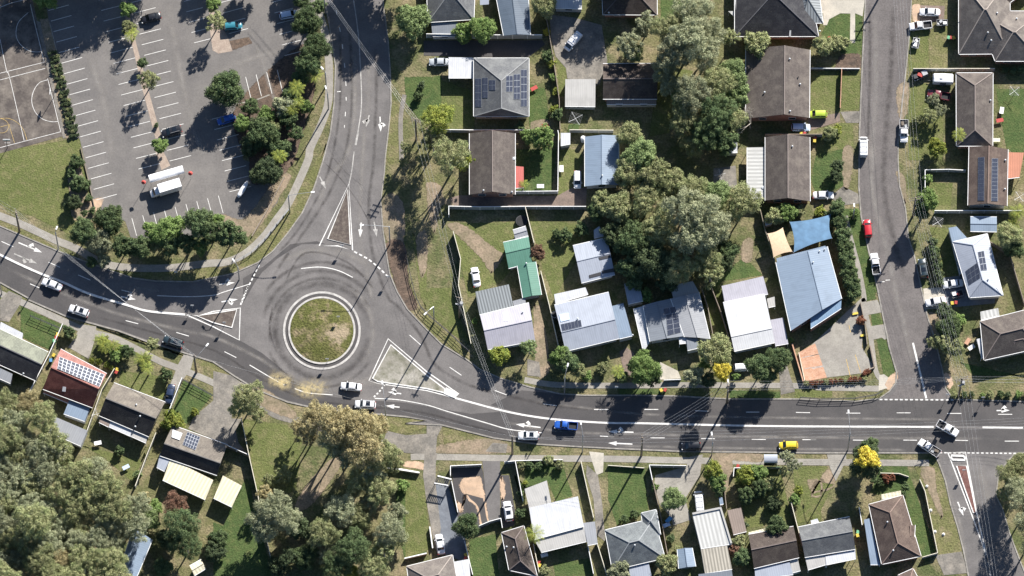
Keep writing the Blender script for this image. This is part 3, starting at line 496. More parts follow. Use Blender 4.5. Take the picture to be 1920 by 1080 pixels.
mb = MB(); ribbon_mb(mb, [p.xy for p in pw('U 950,268 1030,270 1042,282 1040,298 960,296 948,284')], .5, 0, .14, True); tag(mb.build('kerb_stub', M['paint']), 'small white kerbed oval stub at the mouth of the south east side street', 'traffic island')
mb = MB(); mb.prism([p.xy for p in pw('M 130,672 220,715 190,745 115,715')], 0, .15); tag(mb.build('median_nose', M['paint']), 'solid white concrete median nose where the long centre line starts east of the pale island', 'traffic island')
for s, lb in (('F 0,712 150,785 300,850 420,895 600,975 850,1050 K 1000,157 1250,180','long low white concrete median strip between the two carriageways of the west arm'),):
    mb = MB(); ribbon_mb(mb, [p.xy for p in smooth(pw('Z -30,463 '+s), 5)], .5, 0, .12); tag(mb.build('median_strip', M['paint']), lb, 'median strip')
ra = empty('roundabout_island', (RC.x, RC.y, 0), 0, 'circular grassed roundabout island with two white kerb rings', 'traffic island')
def ring(r, n=96): return [(W(603.5+r*math.cos(2*math.pi*i/n), 620-r*1.01*math.sin(2*math.pi*i/n))-RC).xy for i in range(n)]
mb = MB(); ribbon_mb(mb, ring(70.8), .5, 0, .1, True); mb.build('outer_kerb', M['ring_paint'], ra)
mb = MB(); mb.prism(ring(69), 0, .08); mb.build('apron', M['asphalt_dark'], ra)
mb = MB(); ribbon_mb(mb, ring(61.3), .42, 0, .24, True); mb.build('inner_kerb', M['ring_paint'], ra)
mb = MB(); rr = ring(60, 72); cz = .55
for i in range(8):
    for j in range(72):
        a0, a1 = i/8, (i+1)/8; q = []
        for (k, jj) in ((a1,j),(a1,(j+1) % 72),(a0,(j+1) % 72),(a0,j)):
            v = rr[jj]*k; q.append((v.x, v.y, .2+cz*(1-k*k)))
        mb.face(q)
M['ra_grass'] = surf('roundabout_grass', [(.085,.092,.025),(.12,.115,.042),(.26,.2,.13)], (.16,.42,2.2), bs=.8, bd=.3, th=(.42,.66), fine=.6)
m_ = M['ra_grass']; t = m_.node_tree; b = t.nodes['Principled BSDF']; src = b.inputs['Base Color'].links[0].from_socket; co = wpos(t)
nn = nd(t, 'ShaderNodeTexNoise'); nn.inputs['Scale'].default_value = .8; nn.inputs['Detail'].default_value = 5; t.links.new(co, nn.inputs['Vector'])
vm = nd(t, 'ShaderNodeVectorMath', operation='SCALE'); vm.inputs['Scale'].default_value = 5.5; t.links.new(nn.outputs['Color'], vm.inputs[0]); va = nd(t, 'ShaderNodeVectorMath', operation='ADD'); t.links.new(co, va.inputs[0]); t.links.new(vm.outputs[0], va.inputs[1])
vd = nd(t, 'ShaderNodeVectorMath', operation='DISTANCE'); pc = W(632,628); vd.inputs[1].default_value = (pc.x+2.75, pc.y+2.75, 3.1); t.links.new(va.outputs[0], vd.inputs[0])
rr_ = nd(t, 'ShaderNodeMapRange'); rr_.inputs[1].default_value = 1.6; rr_.inputs[2].default_value = 2.9; rr_.inputs[3].default_value = .8; rr_.inputs[4].default_value = 0; t.links.new(vd.outputs['Value'], rr_.inputs[0])
t.links.new(mixc(t, rr_.outputs[0], src, (.34,.27,.19,1)), b.inputs['Base Color'])
mb.build('grass_mound', M['ra_grass'], ra, True)
# ---------------------------------------------------------------- buildings
LAND = []      # (name, px, py) landmarks used in labels
def solid_roof(faces, th=.16, two=False):
    """faces: list of polygons (world). Returns an MB with a slab of thickness th and slope-aligned UVs"""
    mb = MB(); edges = {}
    key = lambda p: (round(p.x, 3), round(p.y, 3), round(p.z, 3))
    for fi, (F, hint) in enumerate(faces):
        n = (F[1]-F[0]).cross(F[2]-F[0]).normalized()
        if n.z < 0: F = F[::-1]; n = -n
        e = Vector((0,0,1)).cross(n)
        e = hint.normalized() if e.length < .02 else e.normalized()
        v = n.cross(e)
        mb.face(F, [(p.dot(e), p.dot(v)) for p in F], 1 if two and fi == 0 else 0); mb.face([p-Vector((0,0,th)) for p in F[::-1]], [(0,0)]*len(F))
        for i in range(len(F)):
            a, b = key(F[i]), key(F[(i+1) % len(F)])
            if (b, a) in edges: del edges[(b, a)]
            else: edges[(a, b)] = (F[i], F[(i+1) % len(F)])
    d = Vector((0,0,th))
    for a, b in edges.values(): mb.face([a-d, b-d, b, a], [(0,0)]*4)
    return mb
class House:
    def __init__(s, name, label, cat, land=None):
        s.name, s.label, s.cat = name, label, cat; s.roofs = []; s.wings = []; s.land = land; s.root = None
    def wing(s, kind, q, mat, z=2.9, pitch=None, wall='render_wall', frac=.5, drop=0, cap=True, gut='white_metal', ins=(1,1), rise=None, nm=None, win=True, mA=None):
        Q = pw(q, z)
        if s.root is None:
            c = sum(Q, Vector())/4; s.o = Vector((c.x, c.y, 0)); s.root = empty(s.name, s.o, 0, s.label, s.cat)
            if s.land: cc = px(q); LAND.append((s.land, sum(p[0] for p in cc)/len(cc), sum(p[1] for p in cc)/len(cc)))
        o = s.o; Q = [p-o for p in Q]; A, B, C, D = Q[:4]
        hint = (B-A)
        if pitch is None: pitch = 22 if mat.startswith('t_') else 11
        m1 = A.lerp(D, frac); m2 = B.lerp(C, frac); hw = min((A-D).length, (B-C).length)/2
        rise = rise if rise is not None else hw*math.tan(R(pitch))
        up = Vector((0,0,rise)); caps = []; eaves = []
        if kind == 'g':
            r1, r2 = m1+up, m2+up; F = [([A,B,r2,r1],hint), ([C,D,r1,r2],hint)]; caps = [(r1,r2)]; eaves = [(A,B),(C,D)]
        elif kind == 'h':
            L = (m2-m1).length; k1 = min(.48, hw*ins[0]/L); k2 = min(.48, hw*ins[1]/L)
            r1 = m1.lerp(m2, k1)+up; r2 = m1.lerp(m2, 1-k2)+up
            F = [([A,B,r2,r1],hint), ([B,C,r2],C-B), ([C,D,r1,r2],hint), ([D,A,r1],A-D)]
            caps = [(r1,r2),(r1,A),(r1,D),(r2,B),(r2,C)]; eaves = [(A,B),(B,C),(C,D),(D,A)]
        else:                                     # skillion: A-B is the high edge
            d = Vector((0,0,drop or .35)); F = [([A,B,C-d,D-d],hint)]; eaves = [(C-d,D-d)]
            Q = [A,B,C-d,D-d]
        roof = solid_roof(F, two=bool(mA)).build(nm or ('verandah_roof' if kind == 'v' else 'roof'), [M[mat], M[mA]] if mA else M[mat], s.root)
        for f, _ in F: s.roofs.append(([p+o for p in f], roof))
        if cap and caps:
            mb = MB()
            for a, b in caps: mb.bar(a+Vector((0,0,.04)), b+Vector((0,0,.04)), .22 if mat.startswith('t_') else .16, .1)
            mb.build('ridge_cap', capmat(mat), roof)
        cen = (A+B+C+D)/4
        for a, b in eaves:
            nrm = Vector(((b-a).y, -(b-a).x, 0)).normalized()
            if nrm.dot((a+b)/2-cen) < 0: nrm = -nrm
            mb = MB(); mb.bar(a+nrm*.062-Vector((0,0,.06)), b+nrm*.062-Vector((0,0,.06)), .12, .11); mb.build('gutter', M[gut], roof)
        # walls / posts
        c = (A+B+C+D)/4
        if kind == 'v':
            for p in Q:
                pp = p.lerp(c, .05); mb = MB(); mb.box((pp.x, pp.y, (p.z-.2)/2), (.1,.1,p.z-.2)); mb.build('post', M['white_metal'], s.root)
            return roof
        ov = .5 if kind != 's' else .12
        def inset(P, d):
            out = []
            for i in range(4):
                p, a, b = P[i], P[i-1], P[(i+1) % 4]; u = (a-p); u.z = 0; u.normalize(); v2 = (b-p); v2.z = 0; v2.normalize()
                out.append(p+(u+v2)*d)
            return out
        I = inset([Vector((p.x,p.y,0)) for p in (A,B,C,D)], ov); mb = MB()
        ztop = [z-.12]*4 if kind != 's' else [z-.16, z-.16, z-(drop or .35)-.14, z-(drop or .35)-.14]
        T = [Vector((p.x,p.y,zt)) for p, zt in zip(I, ztop)]
        cw = (I[1]-I[0]).cross(I[2]-I[1]).z > 0
        for i in range(4):
            j = (i+1) % 4; f = [I[i], I[j], T[j], T[i]]
            if kind == 'g' and i in (1, 3):
                mid = I[i].lerp(I[j], frac if i == 1 else 1-frac); f = [I[i], I[j], T[j], Vector((mid.x, mid.y, z+rise*.93-.2)), T[i]]
            mb.face(f if cw else f[::-1])
        mb.face(T if cw else T[::-1]); wl = mb.build('wall', M[wall], s.root)
        if win and z > 2.3:
            for i in range(4):
                a, b = I[i], I[(i+1) % 4]; L = (b-a).length
                if L < 3.5: continue
                k = max(1, int(L/4.5)); d = (b-a).normalized(); nrm = Vector((d.y,-d.x,0)); nrm = nrm if nrm.dot((a+b)/2-c) > 0 else -nrm
                rz = math.atan2(d.y, d.x)
                for j in range(min(k, 3)):
                    p = a.lerp(b, (j+.5)/min(k, 3))+nrm*.03
                    if i == 0 and j == 0:
                        mb = MB(); mb.box((p.x,p.y,1.02), (.9,.07,2.04), rz); dr = mb.build('door', M['timber'], s.root)
                        q_ = p+d*.34+nrm*.07; mb = MB(); mb.box((q_.x,q_.y,1.0), (.12,.06,.04), rz); mb.build('handle', M['grey_metal'], dr); continue
                    mb = MB(); mb.box((p.x,p.y,1.55), (1.5,.05,1.1), rz); wn = mb.build('window', M['glass'], s.root)
                    mb = MB()
                    for sx in (-.79, .79): q_ = p+d*sx+nrm*.01; mb.box((q_.x,q_.y,1.55), (.08,.1,1.26), rz)
                    for zz in (.96, 2.14): q_ = p+nrm*.01; mb.box((q_.x,q_.y,zz), (1.5,.1,.08), rz)
                    mb.build('frame', M['trim'], wn)
        return roof
    def hit(s, p):
        """plan point -> (point on the roof, normal, roof object)"""
        o = cam.location; t = W(p[0], p[1], 0); d = (t-o).normalized(); best = None
        for F, roof in s.roofs:
            n = (F[1]-F[0]).cross(F[2]-F[0]).normalized(); n = n if n.z > 0 else -n
            k = (F[0]-o).dot(n)/d.dot(n); P = o+d*k
            sg = [((F[(i+1) % len(F)]-F[i]).cross(P-F[i])).z for i in range(len(F))]
            if (all(x >= -.02 for x in sg) or all(x <= .02 for x in sg)) and (best is None or P.z > best[0].z): best = (P, n, roof)
        if best: return best
        F, roof = s.roofs[0]; n = (F[1]-F[0]).cross(F[2]-F[0]).normalized(); n = n if n.z > 0 else -n; k = (F[0]-o).dot(n)/d.dot(n)
        return (o+d*k, n, roof)
    def onplane(s, p, P0, n):
        o = cam.location; d = (W(p[0], p[1], 0)-o).normalized(); return o+d*((P0-o).dot(n)/d.dot(n))
    def solar(s, q, cols, rows, gap=.1):
        c = px(q); cx, cy = sum(p[0] for p in c)/4, sum(p[1] for p in c)/4
        P0, n, roof = s.hit((cx, cy)); C = [s.onplane(p, P0, n)-s.o for p in c]
        for i in range(cols):
            for j in range(rows):
                def g(u, v): return C[0].lerp(C[1], u).lerp(C[3].lerp(C[2], u), v)
                k = .01
                q4 = [g((i+k)/cols, (j+k)/rows), g((i+1-k)/cols, (j+k)/rows), g((i+1-k)/cols, (j+1-k)/rows), g((i+k)/cols, (j+1-k)/rows)]
                def slab(mb, q4, t):
                    T = [p+n*t for p in q4]; Bm = [p+n*.03 for p in q4]
                    mb.mesh(Bm+T, [(4,5,6,7),(0,1,5,4),(1,2,6,5),(2,3,7,6),(3,0,4,7),(3,2,1,0)] if (T[1]-T[0]).cross(T[2]-T[1]).dot(n) > 0 else [(7,6,5,4),(4,5,1,0),(5,6,2,1),(6,7,3,2),(7,4,0,3),(0,1,2,3)])
                mb = MB(); slab(mb, q4, .09); fr = mb.build('solar_panel', M['panelframe'], roof)
                ctr = sum(q4, Vector())/4; ins = [p+(ctr-p).normalized()*.06 for p in q4]
                # the cells: a second slab 1.5 cm proud of the frame, the same thing's glass
                m2 = MB(); slab(m2, ins, .105); me = fr.data; 
                bmm = bmesh.new(); bmm.from_mesh(me); vs = [bmm.verts.new(v) for v in m2.v]
                for f in m2.f:
                    nf = bmm.faces.new([vs[t_] for t_ in f]); nf.material_index = 1
                bmm.to_mesh(me); bmm.free(); me.materials.append(M['panel'])
    def deck(s, q, name, mat, t=.08):
        c = px(q); cx, cy = sum(p[0] for p in c)/len(c), sum(p[1] for p in c)/len(c)
        P0, n, roof = s.hit((cx, cy)); C = [s.onplane(p, P0, n)-s.o for p in c]; mb = MB(); k = len(C)
        T = [p+n*t for p in C]; Bm = [p+n*.02 for p in C]; up = (T[1]-T[0]).cross(T[2]-T[1]).dot(n) > 0
        fs = [tuple(range(k, 2*k))]+[(i, (i+1) % k, k+(i+1) % k, k+i) for i in range(k)]; mb.mesh(Bm+T, fs if up else [f[::-1] for f in fs])
        return mb.build(name, M[mat], roof)
    def vent(s, q, r=.16, h=.45, name='roof_vent', mat='vent'):
        for c in px(q):
            P, n, roof = s.hit(c); P = P-s.o; mb = MB(); mb.tube([P-Vector((0,0,.1)), P+Vector((0,0,h*.6))], r*.7, 8); mb.tube([P+Vector((0,0,h*.55)), P+Vector((0,0,h*.8)), P+Vector((0,0,h))], [r*1.3, r*1.35, r*.5], 8); mb.build(name, M[mat], roof)
def capmat(mat):
    base = dict(t_brown=(.2,.165,.15), t_dkbrown=(.16,.13,.12), t_grey=(.22,.225,.23), t_dark=(.1,.1,.11), t_red=(.3,.13,.11), t_choc=(.21,.15,.125), t_warm=(.3,.26,.23), t_slate=(.26,.275,.285), t_black=(.13,.125,.125))
    k = 'cap_'+mat
    if k not in M: M[k] = plain(k, base[mat], .8) if mat in base else M[mat]
    return M[k]
H = House
h = H('house','grey tiled house with ribbed lean-to at the very top left of centre','house','the top edge grey house')
h.wing('h','C -5,-190 330,-190 318,130 10,150','t_grey',2.9,ins=(1,1),wall='brick'); h.wing('g','C 120,-60 120,75 30,75 30,-60','t_warm',2.95,wall='brick'); h.wing('s','C 30,150 210,150 205,240 40,240','m_steel',2.5)
h = H('house','long blue-grey metal roofed house dappled by tree shade at the top edge','house','the top edge blue-grey roof'); h.wing('g','C 520,240 450,-120 680,-120 700,235','m_dkblue',3.0,frac=.5); h.deck('C 360,-5 420,-10 420,30 360,35','flashing','m_pale')
h = H('shed','bright white flat roofed shed cut off by the top edge','shed','the top edge white shed'); h.wing('s','C 870,-70 1048,-70 1048,57 870,52','m_white',2.6,drop=.2)
h = H('house','dark brown tiled house beside a pale strip at the top edge','house','the top edge brown roof'); h.wing('h','C 1178,-190 1555,-190 1555,100 1190,98','t_dkbrown',2.9,wall='brick'); h.vent('C 1230,88')
h = H('house','grey tiled hip roofed house carrying two banks of solar panels','house','the grey solar house')
h.wing('h','C 318,785 318,388 690,388 690,785'.replace('318,785 318,388 690,388 690,785','690,785 690,392 318,392 318,785'),'t_grey',3.0,pitch=23,wall='brick_cream',ins=(.15,1.05))
for q, c_, r_ in (('C 535,512 580,512 580,620 535,620',2,3),('C 586,502 630,500 630,672 586,672',2,4),('C 635,470 676,470 676,720 635,720',2,5),('C 328,530 370,530 370,722 328,722',2,4),('C 376,525 414,525 414,662 376,662',2,3),('C 422,540 465,540 465,610 422,610',2,2)): h.solar(q, c_, r_)
h = H('carport','bright white flat carport on the left side of the solar house','carport'); h.wing('v','C 148,386 313,388 313,524 148,524','m_white',2.5,drop=.15)
h = H('carport','pale grey square shed roof beside the dirt yard and parked van','shed','the pale square shed'); h.wing('s','C 936,534 1140,534 1138,716 934,713','m_warm',2.5,drop=.3,wall='fence_grey')
h = H('house','small dark brown tiled house with ridge running across behind the dirt yard','house','the small brown house'); h.wing('g','C 1190,430 1560,428 1555,668 1190,668','t_dkbrown',2.8,wall='brick',pitch=20); h.wing('s','C 1215,668 1550,668 1550,700 1215,700','m_brown',2.4)
h = H('house','brown tiled gable house with a small red awning on its right','house','the red awning house'); h.wing('g','H 290,305 C 290,892 595,892 H 597,305'.replace('H 290,305 C 290,892 595,892 H 597,305','H 290,305 290,-108 597,-108 597,305'),'t_brown',3.0,wall='brick',pitch=20)
h.wing('v','H 590,112 655,118 655,255 590,260','m_red',2.4,drop=.2,nm='red_awning',gut='white_metal'); h.vent('H 383,280 575,290'); h.vent('H 590,62',.3,.15,'satellite_dish')
h = H('house','narrow pale blue metal gable shed shaded by the grove on its right','shed','the pale blue metal shed'); h.wing('g','H 1068,250 1068,-85 1295,-95 1297,240','m_blue',2.9,wall='weatherboard'); h.vent('H 1185,180')
h = H('garden_shed','small cream flat roofed shed between the hedge and fence','shed'); h.wing('s','C 905,897 970,897 970,970 905,982','m_white',2.3,drop=.1,win=False)
h = H('water_tank','round white water tank between cream shed and blue metal shed','tank'); P = W(*px('C 1056,950')[0]); h.root = empty('water_tank',P,0,h.label,h.cat)
mb = MB(); mb.tube([(0,0,0),(0,0,1.7)],.55,16); mb.build('tank_body', M['white_metal'], h.root); mb = MB(); mb.tube([(0,0,1.7),(0,0,1.85),(0,0,1.9)],[.57,.3,.12],16); mb.build('lid', M['white_metal'], h.root)
h = H('house','large black tiled house with grey side gables at the top right of centre','house','the large black roof')
h.wing('h','D 1110,-240 640,-240 640,245 1205,245','t_dark',3.0,wall='brick',ins=(1,1),pitch=20); h.wing('h','D 1015,-120 1195,-140 1235,155 1090,155','m_rib',3.05,wall='brick',pitch=14); h.wing('g','D 655,140 640,-120 890,-120 780,95','t_slate',3.1,wall='brick',pitch=16); h.wing('v','D 595,75 655,75 730,150 655,130','m_strip',2.6,drop=.2); h.deck('D 1005,248 1010,205 1020,205 1018,248','flashing','trim',.1); h.vent('D 1213,212')
h = H('house','long brown tiled gable house beside the sunny lawn and side street','house','the long brown gable house'); h.wing('g','D 715,800 715,328 1147,336 1143,795','t_brown',3.0,wall='brick',frac=.6,pitch=18); h.vent('D 1010,400 1012,752 1080,570 840,625')
h = H('house','brown tiled gable house with a striped white pergola on its left','house','the striped pergola house'); h.wing('g','I 990,345 990,-82 1290,-82 1292,350','t_brown',3.0,wall='brick',pitch=20); h.wing('v','I 990,-15 990,335 868,335 868,-15','m_strip',2.5,drop=.2); h.vent('D 1028,990'); h.vent('I 975,258',.3,.15,'satellite_dish')
h = H('house','sprawling grey-brown tiled house in the top right corner','house','the sprawling tiled house')
h.wing('h','E 1000,-150 1345,-150 1345,362 1000,365','t_warm',3.0,wall='brick',ins=(1.0,1)); h.wing('h','E 1120,75 1560,75 1560,412 1245,412','t_warm',3.0,wall='brick'); h.wing('g','E 1000,150 1000,-120 1110,-120 1110,120','t_brown',3.1,wall='brick'); h.wing('h','E 1130,-150 1560,-150 1305,48 1160,48','t_dkbrown',3.0,wall='brick'); h.vent('E 1258,90 1195,222 1218,275 1390,128')
h = H('house','long grey-brown tiled house with dark southern hip beside the caravan','house','the long grey-brown house'); h.wing('h','E 1228,985 1230,492 983,492 985,985','t_brown',3.0,wall='brick',ins=(.8,.9)); h.wing('h','E 1020,880 1150,878 1222,978 1040,975','t_dark',3.0,wall='brick'); h.vent('E 1213,680')
h = H('house','brick-brown tiled gable house with a column of panels on each slope','house','the twin solar column house'); h.wing('g','J 1062,378 1070,-18 1332,0 1325,382','t_choc',3.1,wall='render_wall',pitch=18); h.solar('J 1130,55 1174,52 1172,348 1128,348',1,10); h.solar('J 1222,62 1264,62 1262,352 1218,350',1,11); h.vent('J 1313,75 1310,270')
h = H('shade_awning','terracotta coloured awning beside the twin solar column house','awning'); h.wing('v','J 1332,20 1440,22 1410,185 1330,195','m_orange',2.5,drop=.2)
h = H('shed','low pale blue metal shed between the brick roof and the blue-white house','shed','the low pale blue shed'); h.wing('g','J 1078,455 1256,457 1257,556 1078,552','m_blue',2.3,pitch=5,wall='fence_grey')
h = H('house','blue-white metal roofed house with solar panels beside the white cars','house','the blue-white solar house')
h.wing('h','J 1072,1000 960,625 1192,570 1298,985','m_pale',3.1,pitch=18,wall='weatherboard',ins=(.95,.6)); h.wing('s','J 930,530 985,520 1060,600 1010,840','m_blue',2.7,drop=.2,wall='weatherboard'); h.solar('J 1128,692 1168,684 1190,815 1150,820',2,3); h.solar('J 1045,822 1132,760 1145,870 1068,918',3,3); h.vent('J 1198,880'); h.deck('J 1250,930 1278,918 1300,975 1290,985','skylight','m_white')
h = H('house','brown tiled hip roofed house at the right edge with a white awning','house','the right edge brown house'); h.wing('h','O 1145,225 1560,120 1560,400 1170,487','t_brown',3.0,wall='brick_cream',ins=(.9,1)); h.wing('h','O 1265,330 1500,265 1500,410 1365,425','t_dkbrown',3.05,wall='brick_cream',ins=(.9,1)); h.wing('v','O 1160,335 1120,345 1152,470 1190,465','m_white',2.6,drop=.2); 
h = H('shed','small white slatted patio roof above the brown hip house at right edge','patio cover'); h.wing('v','O 1145,160 1265,135 1275,185 1150,215','m_strip',2.4,drop=.1)
h = H('building','large blue-grey metal building with orange parking court below it','building','the large blue-grey building')
h.wing('g','N 1163,290 I 1068,735 J 110,748 O 210,80'.replace('N 1163,290 I 1068,735 J 110,748 O 210,80','Z 1483,620 1455,492 1551,462 1578,560'),'m_blue',3.6,pitch=7,wall='brick',frac=.62); h.wing('s','I 1065,735 1395,650 1422,742 1080,830','m_blue',3.4,drop=.1,wall='brick'); h.wing('s','O 0,130 208,82 205,135 0,270','m_deepblue',3.3,drop=.3,wall='brick',win=False); h.vent('I 1312,765 1390,678 1355,690',.14,.4)
def sail(name, label, corners, mat, z=(3.4,2.8,3.3,2.8), sag=.17):
    P = [W(x, y, zz) for (x, y), zz in zip(px(corners), z)]; c = sum(P, Vector())/4; c.z = 0; e = empty(name, c, 0, label, 'shade sail'); mb = MB(); n = 10; V = []; m = (sum(P, Vector())/4)
    for i in range(n+1):
        for j in range(n+1):
            u, v = i/n, j/n; p = P[0].lerp(P[1], u).lerp(P[3].lerp(P[2], u), v)
            k = sag*.6*(4*u*(1-u)*(1-4*v*(1-v)) + 4*v*(1-v)*(1-4*u*(1-u))); q_ = p.lerp(m, k); V.append(q_-c)
    V2 = [v-Vector((0,0,.03)) for v in V]; fs = []
    for i in range(n):
        for j in range(n): a = i*(n+1)+j; fs += [(a, a+n+1, a+n+2, a+1)]
    k = len(V); up = (V[n+1]-V[0]).cross(V[n+2]-V[n+1]).z > 0
    allf = [f if up else f[::-1] for f in fs]; mb.mesh(V, allf); mb.mesh(V2, [f[::-1] for f in allf]); mb.build('fabric', M[mat], e, True)
    for p in P: mb = MB(); mb.tube([p-c-Vector((0,0,p.z)), p-c], .07, 6); mb.build('post', M['grey_metal'], e)
M['sail_blue'] = plain('blue_sail_cloth', (.11,.21,.33), .8, var=.2, sc=.6); M['sail_cream'] = plain('sand_sail_cloth', (.6,.45,.3), .8)
sail('shade_sail','big bright blue shade sail behind the large blue-grey building','I 1155,490 1430,440 1440,600 1182,695','sail_blue'); sail('shade_sail','sand coloured shade sail left of the big blue sail','I 1003,568 1108,528 1172,690 1045,730','sail_cream')
h = H('house','pure white metal roofed house with a lilac-grey rear section','house','the pure white house')
h.wing('g','N 705,98 985,42 1055,368 780,427','m_white',3.2,pitch=4,frac=.72,wall='weatherboard'); h.wing('s','I 695,922 975,857 1008,975 715,1028','m_lilac',3.0,drop=.1,wall='weatherboard'); h.wing('v','N 1025,215 1110,200 1145,372 1058,388','m_lilac',2.6,drop=.2); h.wing('v','N 1000,72 1052,58 1057,120 1012,130','m_warm',2.4,drop=.1)
h = H('house','grey metal roofed house with a white ribbed side awning and dark solar panels','house','the side awning house')
h.wing('g','N 212,362 165,118 I 345,975 N 440,330'.replace('I 345,975 N 440,330','350,72 440,325'),'m_steel',3.0,pitch=6,wall='weatherboard'); h.wing('g','N 445,330 352,72 540,28 617,345','m_grey',3.05,pitch=6,wall='weatherboard'); h.wing('s','N 455,320 525,302 545,402 465,420','m_steel',2.8,wall='weatherboard',drop=.1); h.wing('v','N 165,122 215,358 168,430 102,138','m_white',2.5,drop=.2); h.wing('v','N 405,322 455,315 460,370 410,376','m_white',2.6,drop=.05); h.solar('N 318,180 402,168 420,300 330,322',2,4); h.solar('N 300,140 385,125 392,165 305,180',2,1); h.wing('s','I 350,918 500,890 545,965 370,1000','m_warm',2.8,wall='weatherboard',win=False)
h = H('shed','small white and blue shed roof between two grey roofed houses','shed','the small white-blue shed'); h.wing('s','I 38,908 132,884 165,1020 65,1042','m_pale',2.5,drop=.2,wall='weatherboard',win=False)
h = H('house','wide white-blue metal roofed house with skylight and six solar panels','house','the wide white-blue house')
h.wing('g','M 862,115 1228,28 1300,340 937,427','m_pale',3.1,pitch=9,wall='weatherboard',frac=.62); h.wing('s','M 860,42 1072,-5 1090,40 870,106','m_white',2.8,drop=.1,wall='weatherboard'); h.wing('s','M 1238,125 1328,102 1388,320 1302,340','m_blue',2.9,drop=.2,wall='weatherboard'); h.solar('M 905,245 1040,215 1048,262 915,292',6,1); h.deck('M 893,180 958,168 966,215 905,230','skylight','p_ltblue',.12); h.vent('M 1018,210 1390,320')
h = H('house','bright green metal roofed L-shaped shed behind the grey ribbed house','shed','the green roofed shed')
h.wing('g','H 516,628 688,590 712,762 553,803','m_green',2.8,pitch=10,frac=.45,wall='fence_grey'); h.wing('g','H 650,1003 612,785 735,757 775,982','m_green',2.9,pitch=12,wall='fence_grey'); h.vent('H 672,772')
h = H('garden_shed','small pale grey shed touching the top of the green roof','shed'); h.wing('g','H 582,545 668,518 685,580 597,605','m_grey',2.2,pitch=12,wall='fence_grey',win=False)
h = H('house','house with ribbed dark grey flat roof and pale grey front gable','house','the ribbed dark grey roof'); h.wing('g','M 360,182 690,100 732,355 412,415','m_lilac',3.0,pitch=14,wall='weatherboard'); h.wing('s','M 328,25 555,-25 585,125 357,178','m_rib',2.8,drop=.15,wall='weatherboard'); h.deck('M 510,165 545,158 550,225 518,225','skylight','m_white'); h.wing('s','M 580,88 665,65 670,100 590,122','m_grey',2.7,wall='weatherboard',win=False,drop=.1); h.vent('M 648,165')
h = H('house','pale blue-grey metal roofed house standing alone below the open lawn','house','the lone blue-grey house'); h.wing('g','H 987,650 1215,597 1270,845 1045,902','m_pale',3.0,pitch=8,wall='weatherboard',frac=.45); h.deck('H 1095,850 1175,828 1178,850 1098,870','skylight','dark_metal'); h.deck('H 1182,820 1262,803 1265,828 1186,840','skylight','dark_metal'); h.deck('H 1160,730 1235,712 1245,730 1168,748','skylight','dark_metal')
h.wing('s','H 1128,545 1165,518 1195,582 1130,598','m_white',2.3,win=False,drop=.15)
h = H('house','black tiled house with paler grey-green front slope at the far left edge','house','the left edge black roof'); h.wing('g','K -130,215 325,432 240,625 -220,420','t_dark',2.9,wall='brick',pitch=18,frac=.5,mA='t_greygreen'); h.wing('v','K 5,228 155,305 150,342 -5,278','m_white',2.5,drop=.1); h.wing('s','K 0,540 85,580 70,640 -20,600','m_grey',2.6,win=False); h.vent('K 158,580')  # front slope has paler grey-green tiles than the rear slope
h = H('house','red tiled house whose front slope is covered by solar panels','house','the red solar house'); h.wing('g','K 410,412 720,578 625,808 290,682','t_red',3.0,wall='brick_cream',pitch=22,frac=.52,mA='t_pink')
h.solar('K 402,465 705,585 672,668 388,545',11,4); h.deck('K 425,665 447,668 443,700 420,698','skylight','m_white',.2); h.wing('v','K 300,668 472,738 458,775 292,706','m_orange',2.5,drop=.1); h.wing('s','K 468,755 606,810 572,898 430,848','m_blue',2.5,drop=.1,wall='weatherboard',win=False); h.wing('s','K 370,868 590,962 545,1065 320,965','m_grey',2.6,drop=.2,wall='weatherboard',win=False)
h = H('house','black and brown tiled house with a white translucent rear awning','house','the white awning house'); h.wing('g','K 770,640 1115,770 1005,1003 668,860','t_black',2.9,wall='render_wall',pitch=20,frac=.54,mA='t_greybrown'); h.wing('v','K 748,892 892,950 882,1000 735,935','m_white',2.6,drop=.1); h.wing('v','K 680,868 748,892 733,937 668,905','m_brown',2.6,drop=.1); h.wing('v','K 892,952 1000,990 985,1045 885,1000','m_warm',2.6,drop=.1); h.vent('K 913,938 945,868 920,790')  # front slope has paler, browner tiles than the black rear slope
h = H('house','dark tiled house with a cream translucent corrugated rear awning','house','the cream awning house'); h.wing('g','P 1165,62 1535,195 1465,400 1080,268','t_black',2.9,wall='render_wall',pitch=18,frac=.66,mA='t_greybrown'); h.deck('P 1165,93 1232,118 1212,165 1158,145','skylight','m_white',.15); h.solar('P 1265,108 1352,142 1318,232 1232,195',5,4)  # front slope tiles set paler and browner than the rear
h.wing('v','P 1150,288 1440,432 1385,562 1098,430','m_fiber',2.7,drop=.25); h.wing('v','P 1080,255 1150,288 1110,372 1058,345','m_pale',2.7,drop=.15)
h = H('carport','cream translucent flat carport beside the long timber fence','carport'); h.wing('v','Q 65,402 192,470 125,612 2,552','m_fiber',2.5,drop=.2)
h = H('house','pale blue-grey roof half hidden under the gum forest at bottom left','house'); h.wing('g','P 780,1120 900,760 1028,835 900,1140','m_blue',3.0,wall='weatherboard',pitch=16)
h = H('garden_shed','little cream gable shed alone on the lawn at the bottom left','shed','the little cream shed'); h.wing('g','P 1280,1012 1358,968 1388,1030 1312,1078','m_fiber',2.1,pitch=16,win=False)
h = H('shed','small louvred white roof at the edge of the gum forest','shed'); h.wing('s','P 420,190 465,205 430,290 388,275','m_strip',2.2,win=False,drop=.1)
